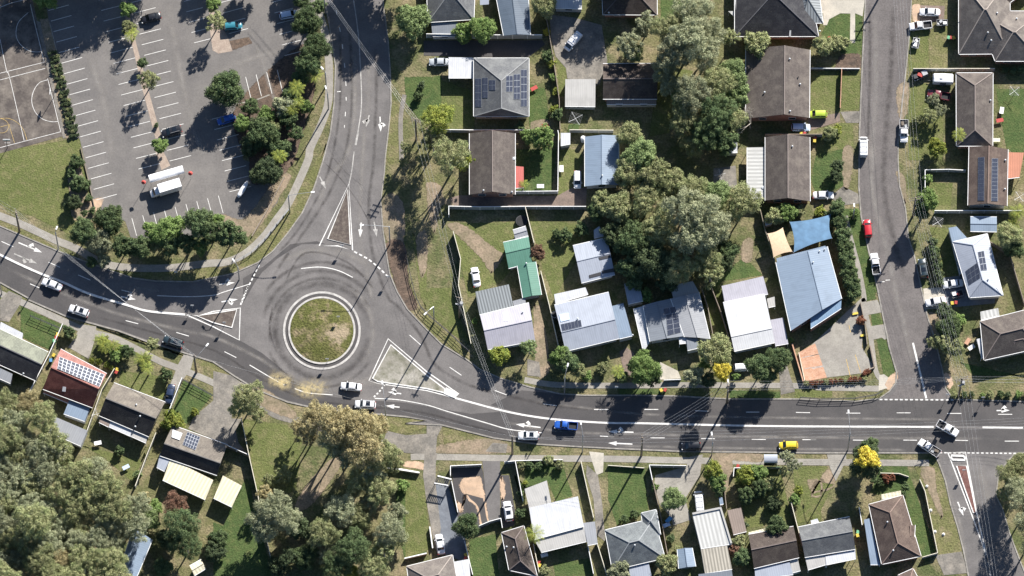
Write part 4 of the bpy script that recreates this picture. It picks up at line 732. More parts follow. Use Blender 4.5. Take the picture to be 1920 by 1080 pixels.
h = H('house','white flat metal roofed house with a grey carport at its top left','house','the white flat roofed house'); h.wing('s','R 835,620 1165,542 1205,742 870,832','m_white',3.1,drop=.15,wall='weatherboard'); h.wing('v','R 805,492 955,435 985,582 835,620','m_warm',2.7,drop=.15); h.wing('v','R 870,835 1205,745 1240,840 918,918','m_warm',2.6,drop=.25); h.wing('v','R 1200,722 1280,712 1298,858 1232,872','m_grey',2.6,drop=.15)
h = H('house','dark chocolate tiled hip roof with a palm growing beside it','house','the dark chocolate roof'); h.wing('h','R 868,1030 800,742 650,788 700,1000'.replace('868,1030 800,742 650,788 700,1000','700,1040 650,788 800,742 890,1080'),'t_dkbrown',2.9,wall='brick'); h.vent('R 683,885 730,890')
h = H('house','brown tiled hip house with white gutters at the bottom edge left of centre','house','the bottom edge brown house'); h.wing('h','R 10,1015 318,938 360,1180 40,1240','t_warm',2.9,wall='brick'); h.wing('v','R 320,985 430,965 440,1090 335,1100','m_white',2.4,drop=.1)
h = H('pergola','black framed pergola with white rail at the top of the blue-grey driveway','pergola'); P4 = pw('R 218,405 312,428 290,478 195,462', 2.4); c = sum(P4, Vector())/4; c.z = 0; e = empty('pergola', c, 0, h.label, h.cat); mb = MB()
for i in range(9): mb.bar((P4[0].lerp(P4[1], i/8))-c, (P4[3].lerp(P4[2], i/8))-c, .2, .1)
mb.build('slats', M['dark_metal'], e); mb = MB(); mb.bar(P4[0]-c+Vector((0,0,.1)), P4[1]-c+Vector((0,0,.1)), .28, .15); mb.bar(P4[3]-c+Vector((0,.3,.1)), P4[2]-c+Vector((0,.3,.1)), .2, .12); mb.build('rail', M['white_metal'], e)
for p in P4: mb = MB(); mb.bar(p-c-Vector((0,0,2.4)), p-c, .1); mb.build('post', M['dark_metal'], e)
h = H('house','slate grey tiled hip house with front gable at the bottom centre right','house','the slate grey hip house'); h.wing('h','S -20,770 310,690 385,958 30,1040','t_slate',3.0,wall='brick_cream'); h.wing('h','S 325,632 225,655 240,780 355,800','t_slate',3.05,wall='brick_cream'); h.wing('s','S 140,1012 275,993 300,1100 150,1100','m_pale',2.7,win=False); h.vent('S 180,875')
h = H('house','long narrow building with pale ribbed front and weathered board rear roof','house','the long ribbed roof'); h.wing('s','S 568,655 762,615 835,862 627,893','m_strip',3.2,drop=.15,wall='weatherboard'); h.wing('s','S 627,895 803,868 838,1032 655,1060','m_worn',3.0,drop=.2,wall='weatherboard',win=False); h.wing('s','S 610,1068 835,1040 850,1130 620,1140','m_steel',2.9,win=False,wall='weatherboard'); h.deck('S 568,655 762,615 766,628 572,668','parapet','m_warm',.25); h.deck('S 752,617 764,615 838,860 826,862','parapet','m_warm',.25)
h = H('shed','flat brown roofed shed between the long ribbed roof and overgrown garden','shed'); h.wing('s','S 805,637 898,618 935,778 847,800','m_brown',2.3,wall='timber',win=False,drop=.1)
h = H('house','brown and charcoal tiled gable house with cream awning beside a round shrub','house','the brown-charcoal gable house'); h.wing('g','S 948,800 1252,745 1290,955 985,1028','t_dkbrown',2.9,wall='brick',pitch=18); h.wing('v','S 948,785 1065,757 1072,778 955,808','m_fiber',2.5,drop=.05); h.wing('v','S 990,1028 1225,985 1250,1068 995,1100','m_pale',2.6,drop=.2); h.wing('s','S 1225,970 1280,960 1300,1040 1245,1055','m_warm',2.5,win=False)
h = H('house','grey-brown tiled gable house with pale rear verandah at the bottom right','house','the grey-brown gable house'); h.wing('g','S 1283,750 U 262,680 302,898 Z 1509,1045','t_grey',2.9,wall='brick',pitch=18); h.wing('v','Z 1510,1046 U 100,920 105,1000 Z 1515,1068','m_warm',2.6,drop=.2); h.wing('v','U 100,945 300,902 305,962 105,1003','m_white',2.6,drop=.1); h.wing('v','U 0,705 45,692 55,712 5,725','m_white',2.5,drop=.05)
h = H('house','dark brown tiled hip house in the corner block beside the south east street','house','the corner brown hip house'); h.wing('h','U 480,1000 393,597 622,535 745,945','t_choc',3.0,wall='brick',ins=(.9,.9)); h.wing('v','U 475,530 608,503 612,540 480,560','m_fiber',2.5,drop=.1); h.wing('v','U 400,690 360,700 405,1000 470,1000','m_blue',2.6,drop=.3); h.wing('g','U 690,812 695,770 640,778 690,770'.replace('690,812 695,770 640,778 690,770','700,815 705,735 640,750 650,815'),'t_choc',3.1,wall='brick',pitch=20,win=False); h.vent('U 517,718 557,910')
h = H('house','small brown tiled roof and chimney at the bottom edge near the corner','house'); h.wing('h','U 590,1075 690,1030 740,1120 620,1150','t_choc',2.8,wall='brick',win=False)
h = H('garden_shed','pale blue gable garden shed left of the long ribbed roof','shed','the pale blue garden shed'); h.wing('g','S 478,1030 468,900 568,890 592,1015','m_blue',2.2,pitch=14,wall='fence_grey',win=False)
h = H('garden_shed','small square white shed at the lower edge of the big grove','shed'); h.wing('s','D 598,940 656,935 658,1028 580,1030','m_white',2.3,drop=.1,win=False)
h = H('garden_shed','narrow pale blue locker roof beside the white parked van','shed'); h.wing('s','S 748,550 772,548 780,592 756,598','m_blue',2.0,drop=.05,win=False)
h = H('garden_shed','small pale shed tucked between hedge bushes right of the big grove','shed'); h.wing('s','I 985,462 1025,458 1035,500 990,510','m_warm',2.0,drop=.05,win=False)
# ---------------------------------------------------------------- fences and walls
def fence(s, h=1.8, mat='fence_grey', cap='white_metal', label='', name='fence', th=.06, posts=2.4, cat='fence', capw=.16, open_=False):
    P = pw(s); c = Vector((P[0].x, P[0].y, 0)); e = empty(name, c, 0, label, cat); L = [p-c for p in P]
    if not open_:
        mb = MB(); ribbon_mb(mb, [p.xy for p in L], th, 0, h); mb.build('panel' if th < .12 else 'wall', M[mat], e)
        mb = MB()
        for a, b in zip(L, L[1:]):
            mb.bar(a+Vector((0,0,h+.02)), b+Vector((0,0,h+.02)), capw, .05)
        mb.build('cap_rail', M[cap], e)
    else:
        for k, z in enumerate((h*.35, h*.65, h)):
            mb = MB()
            for a, b in zip(L, L[1:]): mb.bar(a+Vector((0,0,z)), b+Vector((0,0,z)), .06 if k < 2 else .1, .05)
            mb.build('rail', M[mat], e)
    if posts:
        tot = 0
        for a, b in zip(L, L[1:]):
            d = (b-a).length; n = max(1, int(d/posts))
            for k in range(n):
                p = a.lerp(b, k/n); mb = MB(); mb.box((p.x,p.y,(h+.04)/2), (.1 if open_ else .13,.1 if open_ else .13,h+.06)); mb.build('post', M[cap if not open_ else mat], e)
    return e
W_ = 'white_metal'; CR = 'cream_metal'; FT = 'fence_timber'; GM = 'green_metal'
for s, h, m_, c_, lb in (
 ('H 150,460 150,403 360,408 660,405 1075,405', 1.9, 'fence_grey', W_, 'long pale sheet fence running across above the green roofed shed'),
 ('H 665,405 725,650', 1.9, 'fence_grey', CR, 'cream capped fence falling from the long fence past the green roof'),
 ('H 770,840 830,1080 M 890,410', 1.8, 'fence_grey', CR, 'cream fence between the ribbed dark grey roof and the wide white-blue house'),
 ('H 180,575 230,760 M 215,0 300,395', 2.0, 'green_metal', CR, 'tall green fence slanting down beside the field of power lines'),
 ('H 590,303 885,300 890,-85 885,-110', 1.8, 'fence_grey', W_, 'L shaped white fence round the yard with the red awning'),
 ('C 0,893 160,893 290,895 700,895', 1.7, 'fence_grey', W_, 'straight fence between the grey solar house and brown gable house'),
 ('C 0,255 480,262 780,262', 2.4, 'fence_grey', W_, 'fence behind the top edge houses above the dark driveway'),
 ('C 785,0 850,380 895,690 900,890', 1.7, 'fence_timber', FT, 'timber fence with bright shrubs left of the dirt yard'),
 ('C 965,895 1260,898', 1.8, 'fence_grey', CR, 'short fence above the pale blue metal shed'),
 ('A 1440,1080 1440,1081', .1, FT, FT, ''),
 ('D 1360,480 1350,745', 1.5, 'fence_timber', 'terra', 'low terracotta topped fence between two squares of lawn'),
 ('E 0,470 330,472', .9, 'fence_grey', W_, 'low white fence along the top of the square lawns'),
 ('D 845,925 1230,925', 1.8, 'fence_grey', FT, 'dark fence above the brown gable house with the striped pergola'),
 ('E 690,482 1240,482', 1.8, 'fence_grey', CR, 'pale fence running right from the kerb above the white caravan'),
 ('E 1340,105 1560,108', 1.6, 'fence_grey', W_, 'short fence in the top right corner beyond the tiled roofs'),
 ('J 770,435 770,155 930,152 1045,158', 1.6, 'fence_grey', W_, 'white L shaped fence beside the twin solar column house'),
 ('J 835,432 1420,432', 1.8, 'fence_grey', W_, 'pale fence below the twin solar column house'),
 ('J 1205,640 1340,720 1440,1060', 1.8, 'fence_timber', FT, 'timber fence falling right of the blue-white solar house'),
 ('I 955,430 985,560 1045,740 N 1160,300', 2.0, 'green_metal', FT, 'dark fence left of the large blue-grey building'),
 ('N 1170,385 1245,640', 1.0, 'brick', 'terra', 'orange capped low wall on the left of the orange parking court'),
 ('N 1215,440 1255,630', .5, 'fence_grey', CR, 'thin cream edging rail inside the orange parking court'),
 ('I 560,960 600,1080 N 635,335', 1.8, 'fence_timber', FT, 'brown paling fence right of the grey house with the side awning'),
 ('N 620,0 690,180 770,430', 1.7, 'fence_timber', FT, 'paling fence left of the pure white house'),
 ('N 305,630 420,625', .9, 'fence_grey', W_, 'tiny white front wall by the pale driveway apron'),
 ('N 1310,470 1310,470', .1, W_, W_, ''),
 ('K 0,545 0,546', .1, W_, W_, ''),
 ('K 425,260 330,470 200,720', 1.7, 'fence_grey', W_, 'white fence between the black roof and the red solar house'),
 ('K 775,560 690,700 590,980 P 545,200', 1.7, 'fence_grey', CR, 'cream fence between the red solar house and the black roof with the white awning'),
 ('K 1230,620 1140,850', 1.5, 'fence_grey', W_, 'white fence left of the bright green front lawn'),
 ('P 1055,130 990,290 915,490', 1.8, 'fence_grey', CR, 'cream fence falling between two back yards beside the gum forest'),
 ('Q 190,30 240,270 300,540 410,1080', 2.0, 'fence_timber', CR, 'tall timber fence running down beside the shaded gum trees'),
 ('Q 75,205 240,278', 1.7, 'fence_timber', W_, 'short pale topped fence joining the dark roof and the tall timber fence'),
 ('Q 1175,358 1392,392', 1.0, 'brick_cream', W_, 'white capped low brick front wall beside the gravel patch'),
 ('R -50,362 95,388', .8, 'brick_cream', W_, 'short white capped wall at the mouth of the grey driveway'),
 ('R 305,415 305,352 515,342', 1.6, 'fence_grey', W_, 'white fence round the black and peach gravel yard'),
 ('R 310,440 355,665', 1.6, 'dark_metal', W_, 'dark side fence left of the peach gravel patch'),
 ('R 670,325 742,318 795,590', 1.6, 'fence_grey', W_, 'white corner fence left of the hedged front lawn'),
 ('R 750,310 1062,303', .9, 'fence_grey', W_, 'low front fence behind the clipped shrubs'),
 ('R 500,755 570,725 645,705 655,770', 1.6, 'fence_grey', W_, 'white gate and fence below the black driveway'),
 ('R 1185,320 1270,700', 1.6, 'fence_grey', CR, 'cream fence between the white roofed house and the cracked driveway'),
 ('R 865,880 905,1080', 1.6, 'fence_grey', CR, 'cream fence beside the palm and the bins'),
 ('R 1230,880 1270,1080', 1.6, 'fence_grey', W_, 'thin fence below the right end of the white roofed house'),
 ('R 1290,860 1360,1085', 1.6, 'fence_grey', CR, 'fence left of the slate grey hip house'),
 ('R 400,860 455,1085', 1.6, 'fence_grey', W_, 'pale fence right of the blue-grey driveway'),
 ('R 165,755 185,900', .9, 'brick_cream', W_, 'short pebbled garden wall left of the white parked car'),
 ('Q 1290,970 1440,935', 1.0, 'brick_cream', W_, 'white garden wall along the lawn at the bottom edge'),
 ('S 525,350 278,346 300,450', 1.6, 'fence_grey', W_, 'white front fence round the corner of the concrete yard'),
 ('S 300,450 345,640 400,945', 1.8, 'fence_timber', FT, 'timber fence right of the slate grey hip house'),
 ('S 0,340 245,358', .8, 'green_metal', CR, 'low front fence of the shaggy dark lawn'),
 ('S 900,362 850,362 845,420', 1.3, 'fence_grey', W_, 'short pale corner fence left of the overgrown garden'),
 ('S 900,362 1180,355', 1.2, 'fence_grey', GM, 'fence behind the bus shelter'),
 ('S 775,430 800,640', 1.5, 'fence_timber', FT, 'paling fence right of the white parked van'),
 ('S 1235,600 1310,890', 1.7, 'fence_timber', CR, 'fence between the two gable houses at the bottom right'),
 ('U 470,395 595,398 660,420', 1.1, 'fence_grey', CR, 'cream front fence beside the yellow flowering tree'),
 ('U 735,440 770,520 855,935 750,965', 1.3, 'fence_grey', CR, 'long cream fence enclosing the corner brown hip house'),
 ('U 325,630 345,750', 1.6, 'fence_grey', W_, 'short fence piece left of the corner brown hip house'),
 ('O 400,395 430,540 345,580', .7, 'brick', FT, 'low dark wall round the corner of the concrete parking court'),
 ('O 335,105 365,250 380,390', .9, 'dark_metal', FT, 'short dark bollard rail along the parking court entrance'),
 ('F 545,-10 590,180 640,400', .35, 'fence_timber', FT, 'low timber edge between the grass field and the car park'),
 ('J 215,10 1,1', .1, W_, W_, ''),
 ('G 480,190 360,420 260,590', .4, 'brick', FT, 'low edging wall between mulch and the curved footpath'),
):
    if lb: fence(s, h, m_, c_, lb, th=.2 if 'brick' in m_ else .06, posts=0 if h < .8 or 'brick' in m_ else 2.6, capw=.26 if 'brick' in m_ else .15, name='garden_wall' if 'brick' in m_ else 'fence', cat='wall' if 'brick' in m_ else 'fence')
fence('G 1285,640 1310,760 1340,900 1370,1010 1400,1070 M 0,180 150,310 290,440', 1.2, 'dark_metal', W_, 'dark pedestrian railing curving along the path east of the roundabout', 'railing', posts=2, cat='railing', open_=True)
fence('N 1225,745 O 60,758 300,752 440,728 490,700', 1.1, 'dark_metal', W_, 'black tubular railing along the corner kerb below the parking court', 'railing', posts=2, cat='railing', open_=True)
fence('G 155,760 260,700 350,610 430,510 520,400', 1.1, 'grey_metal', W_, 'grey safety railing beside the curved footpath north west of the roundabout', 'railing', posts=2, cat='railing', open_=True)
fence('K 205,195 420,285', 1.2, 'dark_metal', W_, 'black open front fence of the lawn above the bins', 'railing', posts=2, cat='railing', open_=True)
fence('K 1235,625 1440,735', 1.2, 'dark_metal', W_, 'black open front fence of the bright green lawn', 'railing', posts=2, cat='railing', open_=True)
fence('R 250,90 250,91', .1, W_, W_, 'x', posts=0) if False else None
# ---------------------------------------------------------------- power poles, street lamps, wires
TOPS = {}
def pole(pos, h=11.5, arms=((0, 2.2),), rz=0, label='', trans=False, key=None, lamp=None):
    b = W(*px(pos)[0]); e = empty('power_pole', b, rz, label, 'power pole')
    mb = MB(); mb.tube([(0,0,0),(0,0,h)], [.27,.18], 10); mb.build('pole', M['pole_wood'], e, True)
    for i, (dz, L) in enumerate(arms):
        mb = MB(); mb.bar((-L/2,.16,h-.3-dz), (L/2,.16,h-.3-dz), .12, .14); a = mb.build('crossarm', M['timber'], e)
        for x in (-L*.46, -L*.18, L*.18, L*.46): mb = MB(); mb.tube([(x,.16,h-.22-dz),(x,.16,h-dz)], [.06,.04], 6); mb.build('insulator', M['trim'], a)
    if trans:
        mb = MB(); mb.tube([(.5,0,h-4),(.5,0,h-2.8)], .38, 12); mb.build('transformer', M['grey_metal'], e, False)
        mb = MB(); mb.box((0,-.35,h-3.4),(1.6,.3,.12)); mb.build('bracket', M['grey_metal'], e)
    TOPS[key] = (b, h, rz, arms[0][1] if arms else .6)
    if lamp: lamp_arm(e, lamp, h*.72)
    return e
def lamp_arm(e, vec, h):
    d = Vector((vec[0], vec[1], 0)); L = d.length; d.normalize()
    c, s = math.cos(-e.rotation_euler.z), math.sin(-e.rotation_euler.z); d = Vector((d.x*c-d.y*s, d.x*s+d.y*c, 0))
    mb = MB(); mb.tube([Vector((0,0,h)), d*L*.5+Vector((0,0,h+.5)), d*L+Vector((0,0,h+.6))], .06, 6); mb.build('arm', M['grey_metal'], e)
    p = d*(L+.3)+Vector((0,0,h+.58)); mb = MB(); mb.box(p, (.85,.34,.16), math.atan2(d.y, d.x)); hd = mb.build('lamp_head', M['white_metal'], e)
    mb = MB(); mb.box(p-Vector((0,0,.1)), (.5,.24,.05), math.atan2(d.y, d.x)); mb.build('lens', M['glass'], hd)
def streetlamp(pos, vec, h=9, label=''):
    h *= 1.18
    b = W(*px(pos)[0]); e = empty('street_lamp', b, 0, label, 'street lamp')
    mb = MB(); mb.tube([(0,0,0),(0,0,.9)], .16, 10); mb.build('base', M['grey_metal'], e); mb = MB(); mb.tube([(0,0,.9),(0,0,h)], [.17,.12], 10); mb.build('pole', M['grey_metal'], e, True)
    lamp_arm(e, vec, h)
streetlamp('G 516,425', (5.2,.6), 9, 'street lamp with long arm over the north kerb beside the curved path'); streetlamp('G 1192,640', (-5.8,.2), 9.5, 'street lamp with long arm over the faded arrows east of the north arm')
streetlamp('G 175,880', (-.8,1.2), 7, 'street lamp by the give way line of the west arm'); streetlamp('L 1165,900', (-.6,5), 9, 'street lamp whose arm crosses the lanes left of the white cars'); streetlamp('M 50,235', (-1.6,-1.6), 9, 'street lamp beside the railing east of the roundabout')
streetlamp('M 930,710', (.6,2.3), 9.5, 'street lamp in the verge below the dense round shrub'); streetlamp('R 1195,245', (-.4,2.4), 10, 'street lamp on the south verge below the blue ute'); streetlamp('U 250,232', (-.3,4.6), 10, 'street lamp with arm over the lanes beside the yellow flowering tree')
streetlamp('F 395,672', (.2,.6), 9, 'street lamp on the footpath left of the car park shrubs'); streetlamp('F 12,975', (0,3), 8, 'street lamp at the left edge of the southern kerb'); streetlamp('S 700,265', (-.2,1.6), 7.5, 'short street lamp right of the black car'); streetlamp('B 762,580', (-.5,.6), 7, 'short street lamp beside the palms at the north footpath')
streetlamp('B 778,735', (-.3,1), 8, 'street lamp between footpath and kerb of the north road'); streetlamp('B 755,90', (-1,3.5), 8, 'street lamp at the top of the north footpath')
streetlamp('J 285,470', (0,.6), 5, 'low street lamp on the grass strip beside the blue sail garden'); streetlamp('E 30,330', (.2,.5), .1, 'x') if False else None
pole('F 132,555', 12, ((0,2.4),(.9,2.2)), R(-70), 'tall timber power pole with double crossarms on the western footpath', key='w1'); pole('K 1325,570', 11.5, (), R(60), 'timber power pole at the cracked driveway south west of the roundabout', key='w2', lamp=(2.6,3.2))
pole('B 1370,945', 13, ((0,2.2),(.8,2.2),(1.6,2.2)), R(-20), 'timber power pole with three stacked crossarms east of the north road', key='a1'); pole('M 222,200', 13, ((0,1.6),), R(-15), 'power pole carrying a white transformer beside the tall green fence', True, 'a2')
pole('R 722,255', 12, ((0,1.2),), R(-15), 'dark power pole at the south kerb beside the white car', key='a3'); pole('S 225,268', 12.5, ((0,2.6),(1.2,2.4),(2.6,2.2)), R(85), 'tall power pole with many crossarms left of the black car', key='s1')
pole('N 730,778', 12, ((0,2.4),(1,2)), R(95), 'power pole at the north kerb below the small yellow bush', key='s2', lamp=(0,1.8)); pole('O 1000,725', 11.5, ((0,3),(.9,2.8),(1.8,2.6)), R(20), 'power pole with stacked crossarms at the side street corner', True, 'n1')
pole('J 690,450', 11.5, ((0,3.2),(1.4,2.4)), R(12), 'power pole with long white crossarm on the east side of the side street', key='n2')
for k, p in dict(a0='Z 545,-70', n0='Z 1680,-60', s0='Z 1990,820', nE='Z 1990,740', sE2='Z 1860,1150', w0='Z -60,370').items(): TOPS[k] = (W(*px(p)[0]), 12, R({'a0':-40,'n0':0,'s0':85,'nE':85,'sE2':10,'w0':-70}[k]), 2.2)
pole('E 560,-190', 12, ((0,3),(1.6,2.6),(3,2.6)), R(4), 'power pole just beyond the top edge of the side street', key='n0')
def span(a, b, n, label, sag=1.2, w2=None, r=.014):
    (pa, ha, ra_, wa), (pb, hb, rb, wb) = TOPS[a], TOPS[b]; e = empty('power_line', pa+Vector((0,0,ha)), 0, label, 'power line', 'overhead power lines')
    for i in range(n):
        t = (i/(n-1)-.5)*.92 if n > 1 else 0
        A = Vector((math.cos(ra_)*wa*t, math.sin(ra_)*wa*t, .02-(.9 if i % 2 and n > 4 else 0))); Bv = pb-pa+Vector((math.cos(rb)*wb*t, math.sin(rb)*wb*t, hb-ha+.02-(.9 if i % 2 and n > 4 else 0)))
        P = [A.lerp(Bv, k/16)-Vector((0,0,sag*4*(k/16)*(1-k/16))) for k in range(17)]; mb = MB(); mb.tube(P, r, 4, cap=False); mb.build('wire', M['wire'], e)
span('a0','a1',6,'bundle of wires slanting over the north road to the triple crossarm pole'); span('a1','a2',3,'wires running down the open field to the transformer pole'); span('a2','a3',5,'bundle of wires crossing the main road above the white car'); span('w0','w1',3,'wires entering at the left edge to the western pole'); span('w1','w2',4,'wires slanting over the west arm to the driveway pole')
span('a3','s1',3,'wires along the south kerb between the dark pole and the many armed pole'); span('s1','s0',4,'wires running along the main road to the right edge'); span('s1','s2',4,'wires fanning across the main road to the north kerb pole'); span('s2','n1',4,'wires along the north kerb to the corner pole'); span('n1','nE',5,'wires leaving the corner pole towards the right edge')
span('n2','n1',6,'wires over the hedge from the side street pole to the corner pole'); span('n2','n0',5,'wires running up the east side of the side street'); span('n1','sE2',4,'wires crossing the main road to the south east street'); span('w2','a3',1,'single wire slung low along the south side of the roundabout', 2)
def sign(pos, h=2.4, label='', shape='arrow', mat='white_metal', rz=0):
    b = W(*px(pos)[0]); e = empty('road_sign', b, rz, label, 'road sign'); mb = MB(); mb.tube([(0,0,0),(0,0,h)], .04, 6); mb.build('post', M['grey_metal'], e)
    mb = MB(); mb.box((0,-.05,h-.3), (.75,.03,.75)); mb.build('plate', M[mat], e)
for p, lb in (('G 870,670','sign on the north splitter island'),('G 1180,880','sign at the give way line of the north arm'),('K 1300,140','small sign near the tip of the west splitter island'),('L 75,255','sign at the blunt end of the west splitter island'),('L 845,215','sign standing in the round grass island'),('L 770,500','sign at the lower rim of the round grass island'),('F 1190,850','sign on the verge under the tree shadows of the west arm'),('O 920,740','street name sign at the side street corner'),('U 1030,385','sign in the red wedge island'),('O 1160,760','sign on the verge right of the side street corner'),('J 505,765','x'),('Q 1160,40','sign on the verge left of the gravel path'),('M 1280,690','sign by the kerb under the round shrubs')):
    if lb != 'x': sign(p, 2.6, lb)
# ---------------------------------------------------------------- vehicles
def loft(sta, n=None):
    """sta: list of (x, halfwidth, zlow, zhigh, crown) -> smooth body shell"""
    mb = MB(); V = []; k = 11
    for x, w_, z0, z1, cr in sta:
        pr = [(-w_*.86,z0),(-w_*.97,z0+(z1-z0)*.22),(-w_,z0+(z1-z0)*.55),(-w_*.95,z1-.08),(-w_*.8,z1),(0,z1+cr),(w_*.8,z1),(w_*.95,z1-.08),(w_,z0+(z1-z0)*.55),(w_*.97,z0+(z1-z0)*.22),(w_*.86,z0)]
        V += [(x,y,z) for y, z in pr]
    fs = []
    for i in range(len(sta)-1):
        for j in range(k-1): a = i*k+j; fs.append((a, a+1, a+k+1, a+k))
        a = i*k; fs.append((a+k-1, a, a+k, a+2*k-1))
    fs.append(tuple(range(k))[::-1]); fs.append(tuple((len(sta)-1)*k+j for j in range(k))); mb.mesh(V, [f[::-1] for f in fs]); return mb
def wheel(e, x, y, r=.33):
    s_ = 1 if y > 0 else -1
    mb = MB(); mb.tube([(x,y-.11,r),(x,y+.11,r)], r, 16); w_ = mb.build('wheel', M['tyre'], e)
    mb = MB(); mb.tube([(x,y+s_*.1,r),(x,y+s_*.125,r)], r*.62, 12); mb.build('rim', M['grey_metal'], w_)
def carproto(kind):
    e = empty(kind, (0,0,0)); g = M['carglass']; pm = M['p_white']
    def b(mb, n, m=pm, par=e, sm=False): return mb.build(n, m, par, sm)
    def glasshouse(x0, x1, x2, x3, zb, zt, wb, wt, roofm=pm, sun=False, side=True):
        # x0 rear base, x1 rear roof, x2 front roof, x3 front base
        def quad(n, P, m=g):
            mb = MB(); mb.face(P); mb.face([Vector(p)-Vector((0,0,.03)) for p in P[::-1]]); return mb.build(n, m, e)
        quad('windscreen', [(x3,-wb*.9,zb),(x3,wb*.9,zb),(x2,wt*.97,zt),(x2,-wt*.97,zt)]); quad('rear_window', [(x0,wb*.9,zb),(x0,-wb*.9,zb),(x1,-wt*.97,zt),(x1,wt*.97,zt)])
        for s in (1,-1): quad('side_window', [(x0,s*wb*.92,zb),(x3,s*wb*.92,zb),(x2,s*wt,zt-.01),(x1,s*wt,zt-.01)][::-s])
        mb = MB(); n = 6; V = []; K = 5
        for i in range(n+1):
            x = x1-.04+(x2-x1+.08)*i/n; cr = .05*(1-(2*i/n-1)**2)
            for y, dz in ((-wt*1.03,-.05),(-wt*.9,.0+cr*.6),(0,.035+cr),(wt*.9,cr*.6),(wt*1.03,-.05)): V.append((x,y,zt+dz))
        fs = [(i*K+j, (i+1)*K+j, (i+1)*K+j+1, i*K+j+1) for i in range(n) for j in range(K-1)]; m = len(V); V2 = [(x,y,z-.06) for x,y,z in V]
        mb.mesh(V+V2, fs+[tuple(q+m for q in f[::-1]) for f in fs]); r = mb.build('roof', roofm, e, True)
        for s in (1,-1):                      # pillars
            for A, B_ in (((x3,s*wb*.93,zb),(x2,s*wt*1.0,zt)),((x0,s*wb*.93,zb),(x1,s*wt*1.0,zt)),(((x0+x3)/2,s*wb*.95,zb),((x1+x2)/2,s*wt*1.01,zt))): mb = MB(); mb.bar(A, B_, .07, .06); mb.build('pillar', roofm, e)
        if sun: mb = MB(); mb.box(((x1+x2)/2+.1,0,zt+.1),(.95,wt*1.25,.03)); mb.build('sunroof', g, r)
        return r
    def lights(xf, xr, w_, zf=.68, zr=.8):
        for s in (1,-1):
            mb = MB(); mb.box((xf,s*w_*.72,zf),(.22,.36,.15), -s*.35); b(mb,'headlight',M['lamp_white']); mb = MB(); mb.box((xr,s*w_*.76,zr),(.1,.3,.2)); b(mb,'tail_light',M['lamp_red'])
    def mirrors(x, w_, z):
        for s in (1,-1): mb = MB(); mb.box((x,s*(w_+.1),z),(.16,.22,.14)); b(mb,'mirror')
    if kind in ('sedan','hatch','suv'):
        L, w_, zh, zt = dict(sedan=(4.75,.9,.94,1.45), hatch=(4.3,.88,.95,1.5), suv=(4.7,.94,1.08,1.7))[kind]; f = L/2
        b(loft([(-f,w_*.72,.4,zh-.2,0),(-f+.12,w_*.86,.28,zh-.08,.01),(-f+.5,w_*.96,.24,zh,.02),(-f+1.2,w_,.24,zh+.01,.02),(0,w_,.24,zh,.02),(f-1.3,w_*.99,.24,zh-.02,.03),(f-.6,w_*.95,.26,zh-.1,.035),(f-.2,w_*.84,.3,zh-.2,.03),(f,w_*.66,.38,zh-.33,.01)]),'body',sm=True)
        if kind == 'sedan': glasshouse(-f+.95,-f+1.42,.42,1.18,zh,zt,w_*.9,w_*.79)
        elif kind == 'hatch': glasshouse(-f+.14,-f+.42,.5,1.22,zh,zt,w_*.9,w_*.8)
        else:
            glasshouse(-f+.15,-f+.38,.45,1.15,zh,zt,w_*.91,w_*.82,sun=True)
            for s in (1,-1): mb = MB(); mb.bar((-f+.6,s*w_*.72,zt+.1),(.4,s*w_*.72,zt+.1),.05); b(mb,'roof_rail',M['grey_metal'])
        mb = MB(); mb.box((-f+.03,0,.48),(.1,w_*1.5,.18)); b(mb,'bumper',M['black']); mirrors(.95,w_,zh+.05); lights(f-.22,-f+.07,w_,zh-.3,zh-.2)
        mb = MB(); mb.box((f-.03,0,.5),(.08,.9,.16)); b(mb,'grille',M['black'])
    elif kind == 'ute' or kind == 'tray_ute':
        f = 2.6; w_ = .93; zh = 1.05
        b(loft([(-.55 if kind == 'tray_ute' else -f,w_*.95,.35,zh-.02,0),(-.4,w_,.3,zh,.01),(f-1.4,w_,.3,zh,.03),(f-.5,w_*.95,.32,zh-.08,.03),(f-.12,w_*.84,.35,zh-.2,.02),(f,w_*.7,.42,zh-.33,0)] if kind == 'tray_ute' else [(-f,w_*.94,.4,.62,0),(-f+.1,w_*.97,.35,.66,0),(-.6,w_,.3,.66,0),(-.55,w_,.3,zh,0),(f-1.4,w_,.3,zh,.03),(f-.5,w_*.95,.32,zh-.08,.03),(f-.12,w_*.84,.35,zh-.2,.02),(f,w_*.7,.42,zh-.33,0)]),'body')
        glasshouse(-.5,-.28,.75,1.35,zh,1.72,w_*.93,w_*.76)
        if kind == 'ute':
            mb = MB()
            for s in (1,-1): mb.box((-1.6,s*(w_-.06),.86),(2.0,.1,.46))
            mb.box((-f+.04,0,.86),(.08,w_*2,.46)); mb.box((-.6,0,.86),(.06,w_*2-.2,.46)); b(mb,'tray_side'); mb = MB(); mb.box((-1.6,0,.68),(1.94,w_*2-.24,.03)); b(mb,'tray_liner',M['black'])
        else:
            mb = MB(); mb.box((-1.7,0,.82),(2.2,1.9,.08)); b(mb,'tray_deck',M['dark_metal'])
            mb = MB()
            for s in (1,-1): mb.box((-1.7,s*.96,.96),(2.2,.05,.26))
            mb.box((-2.8,0,.96),(.05,1.92,.26)); b(mb,'tray_side')
            mb = MB(); mb.box((-.62,0,1.2),(.06,1.8,.7)); b(mb,'headboard'); 
            for (x,y,d,m_) in ((-1.2,.4,(.7,.5,.3),'grey_metal'),(-1.9,-.3,(.9,.6,.25),'timber'),(-2.3,.45,(.4,.5,.2),'black')): mb = MB(); mb.box((x,y,.86+d[2]/2),d,.2); b(mb,'toolbox',M[m_])
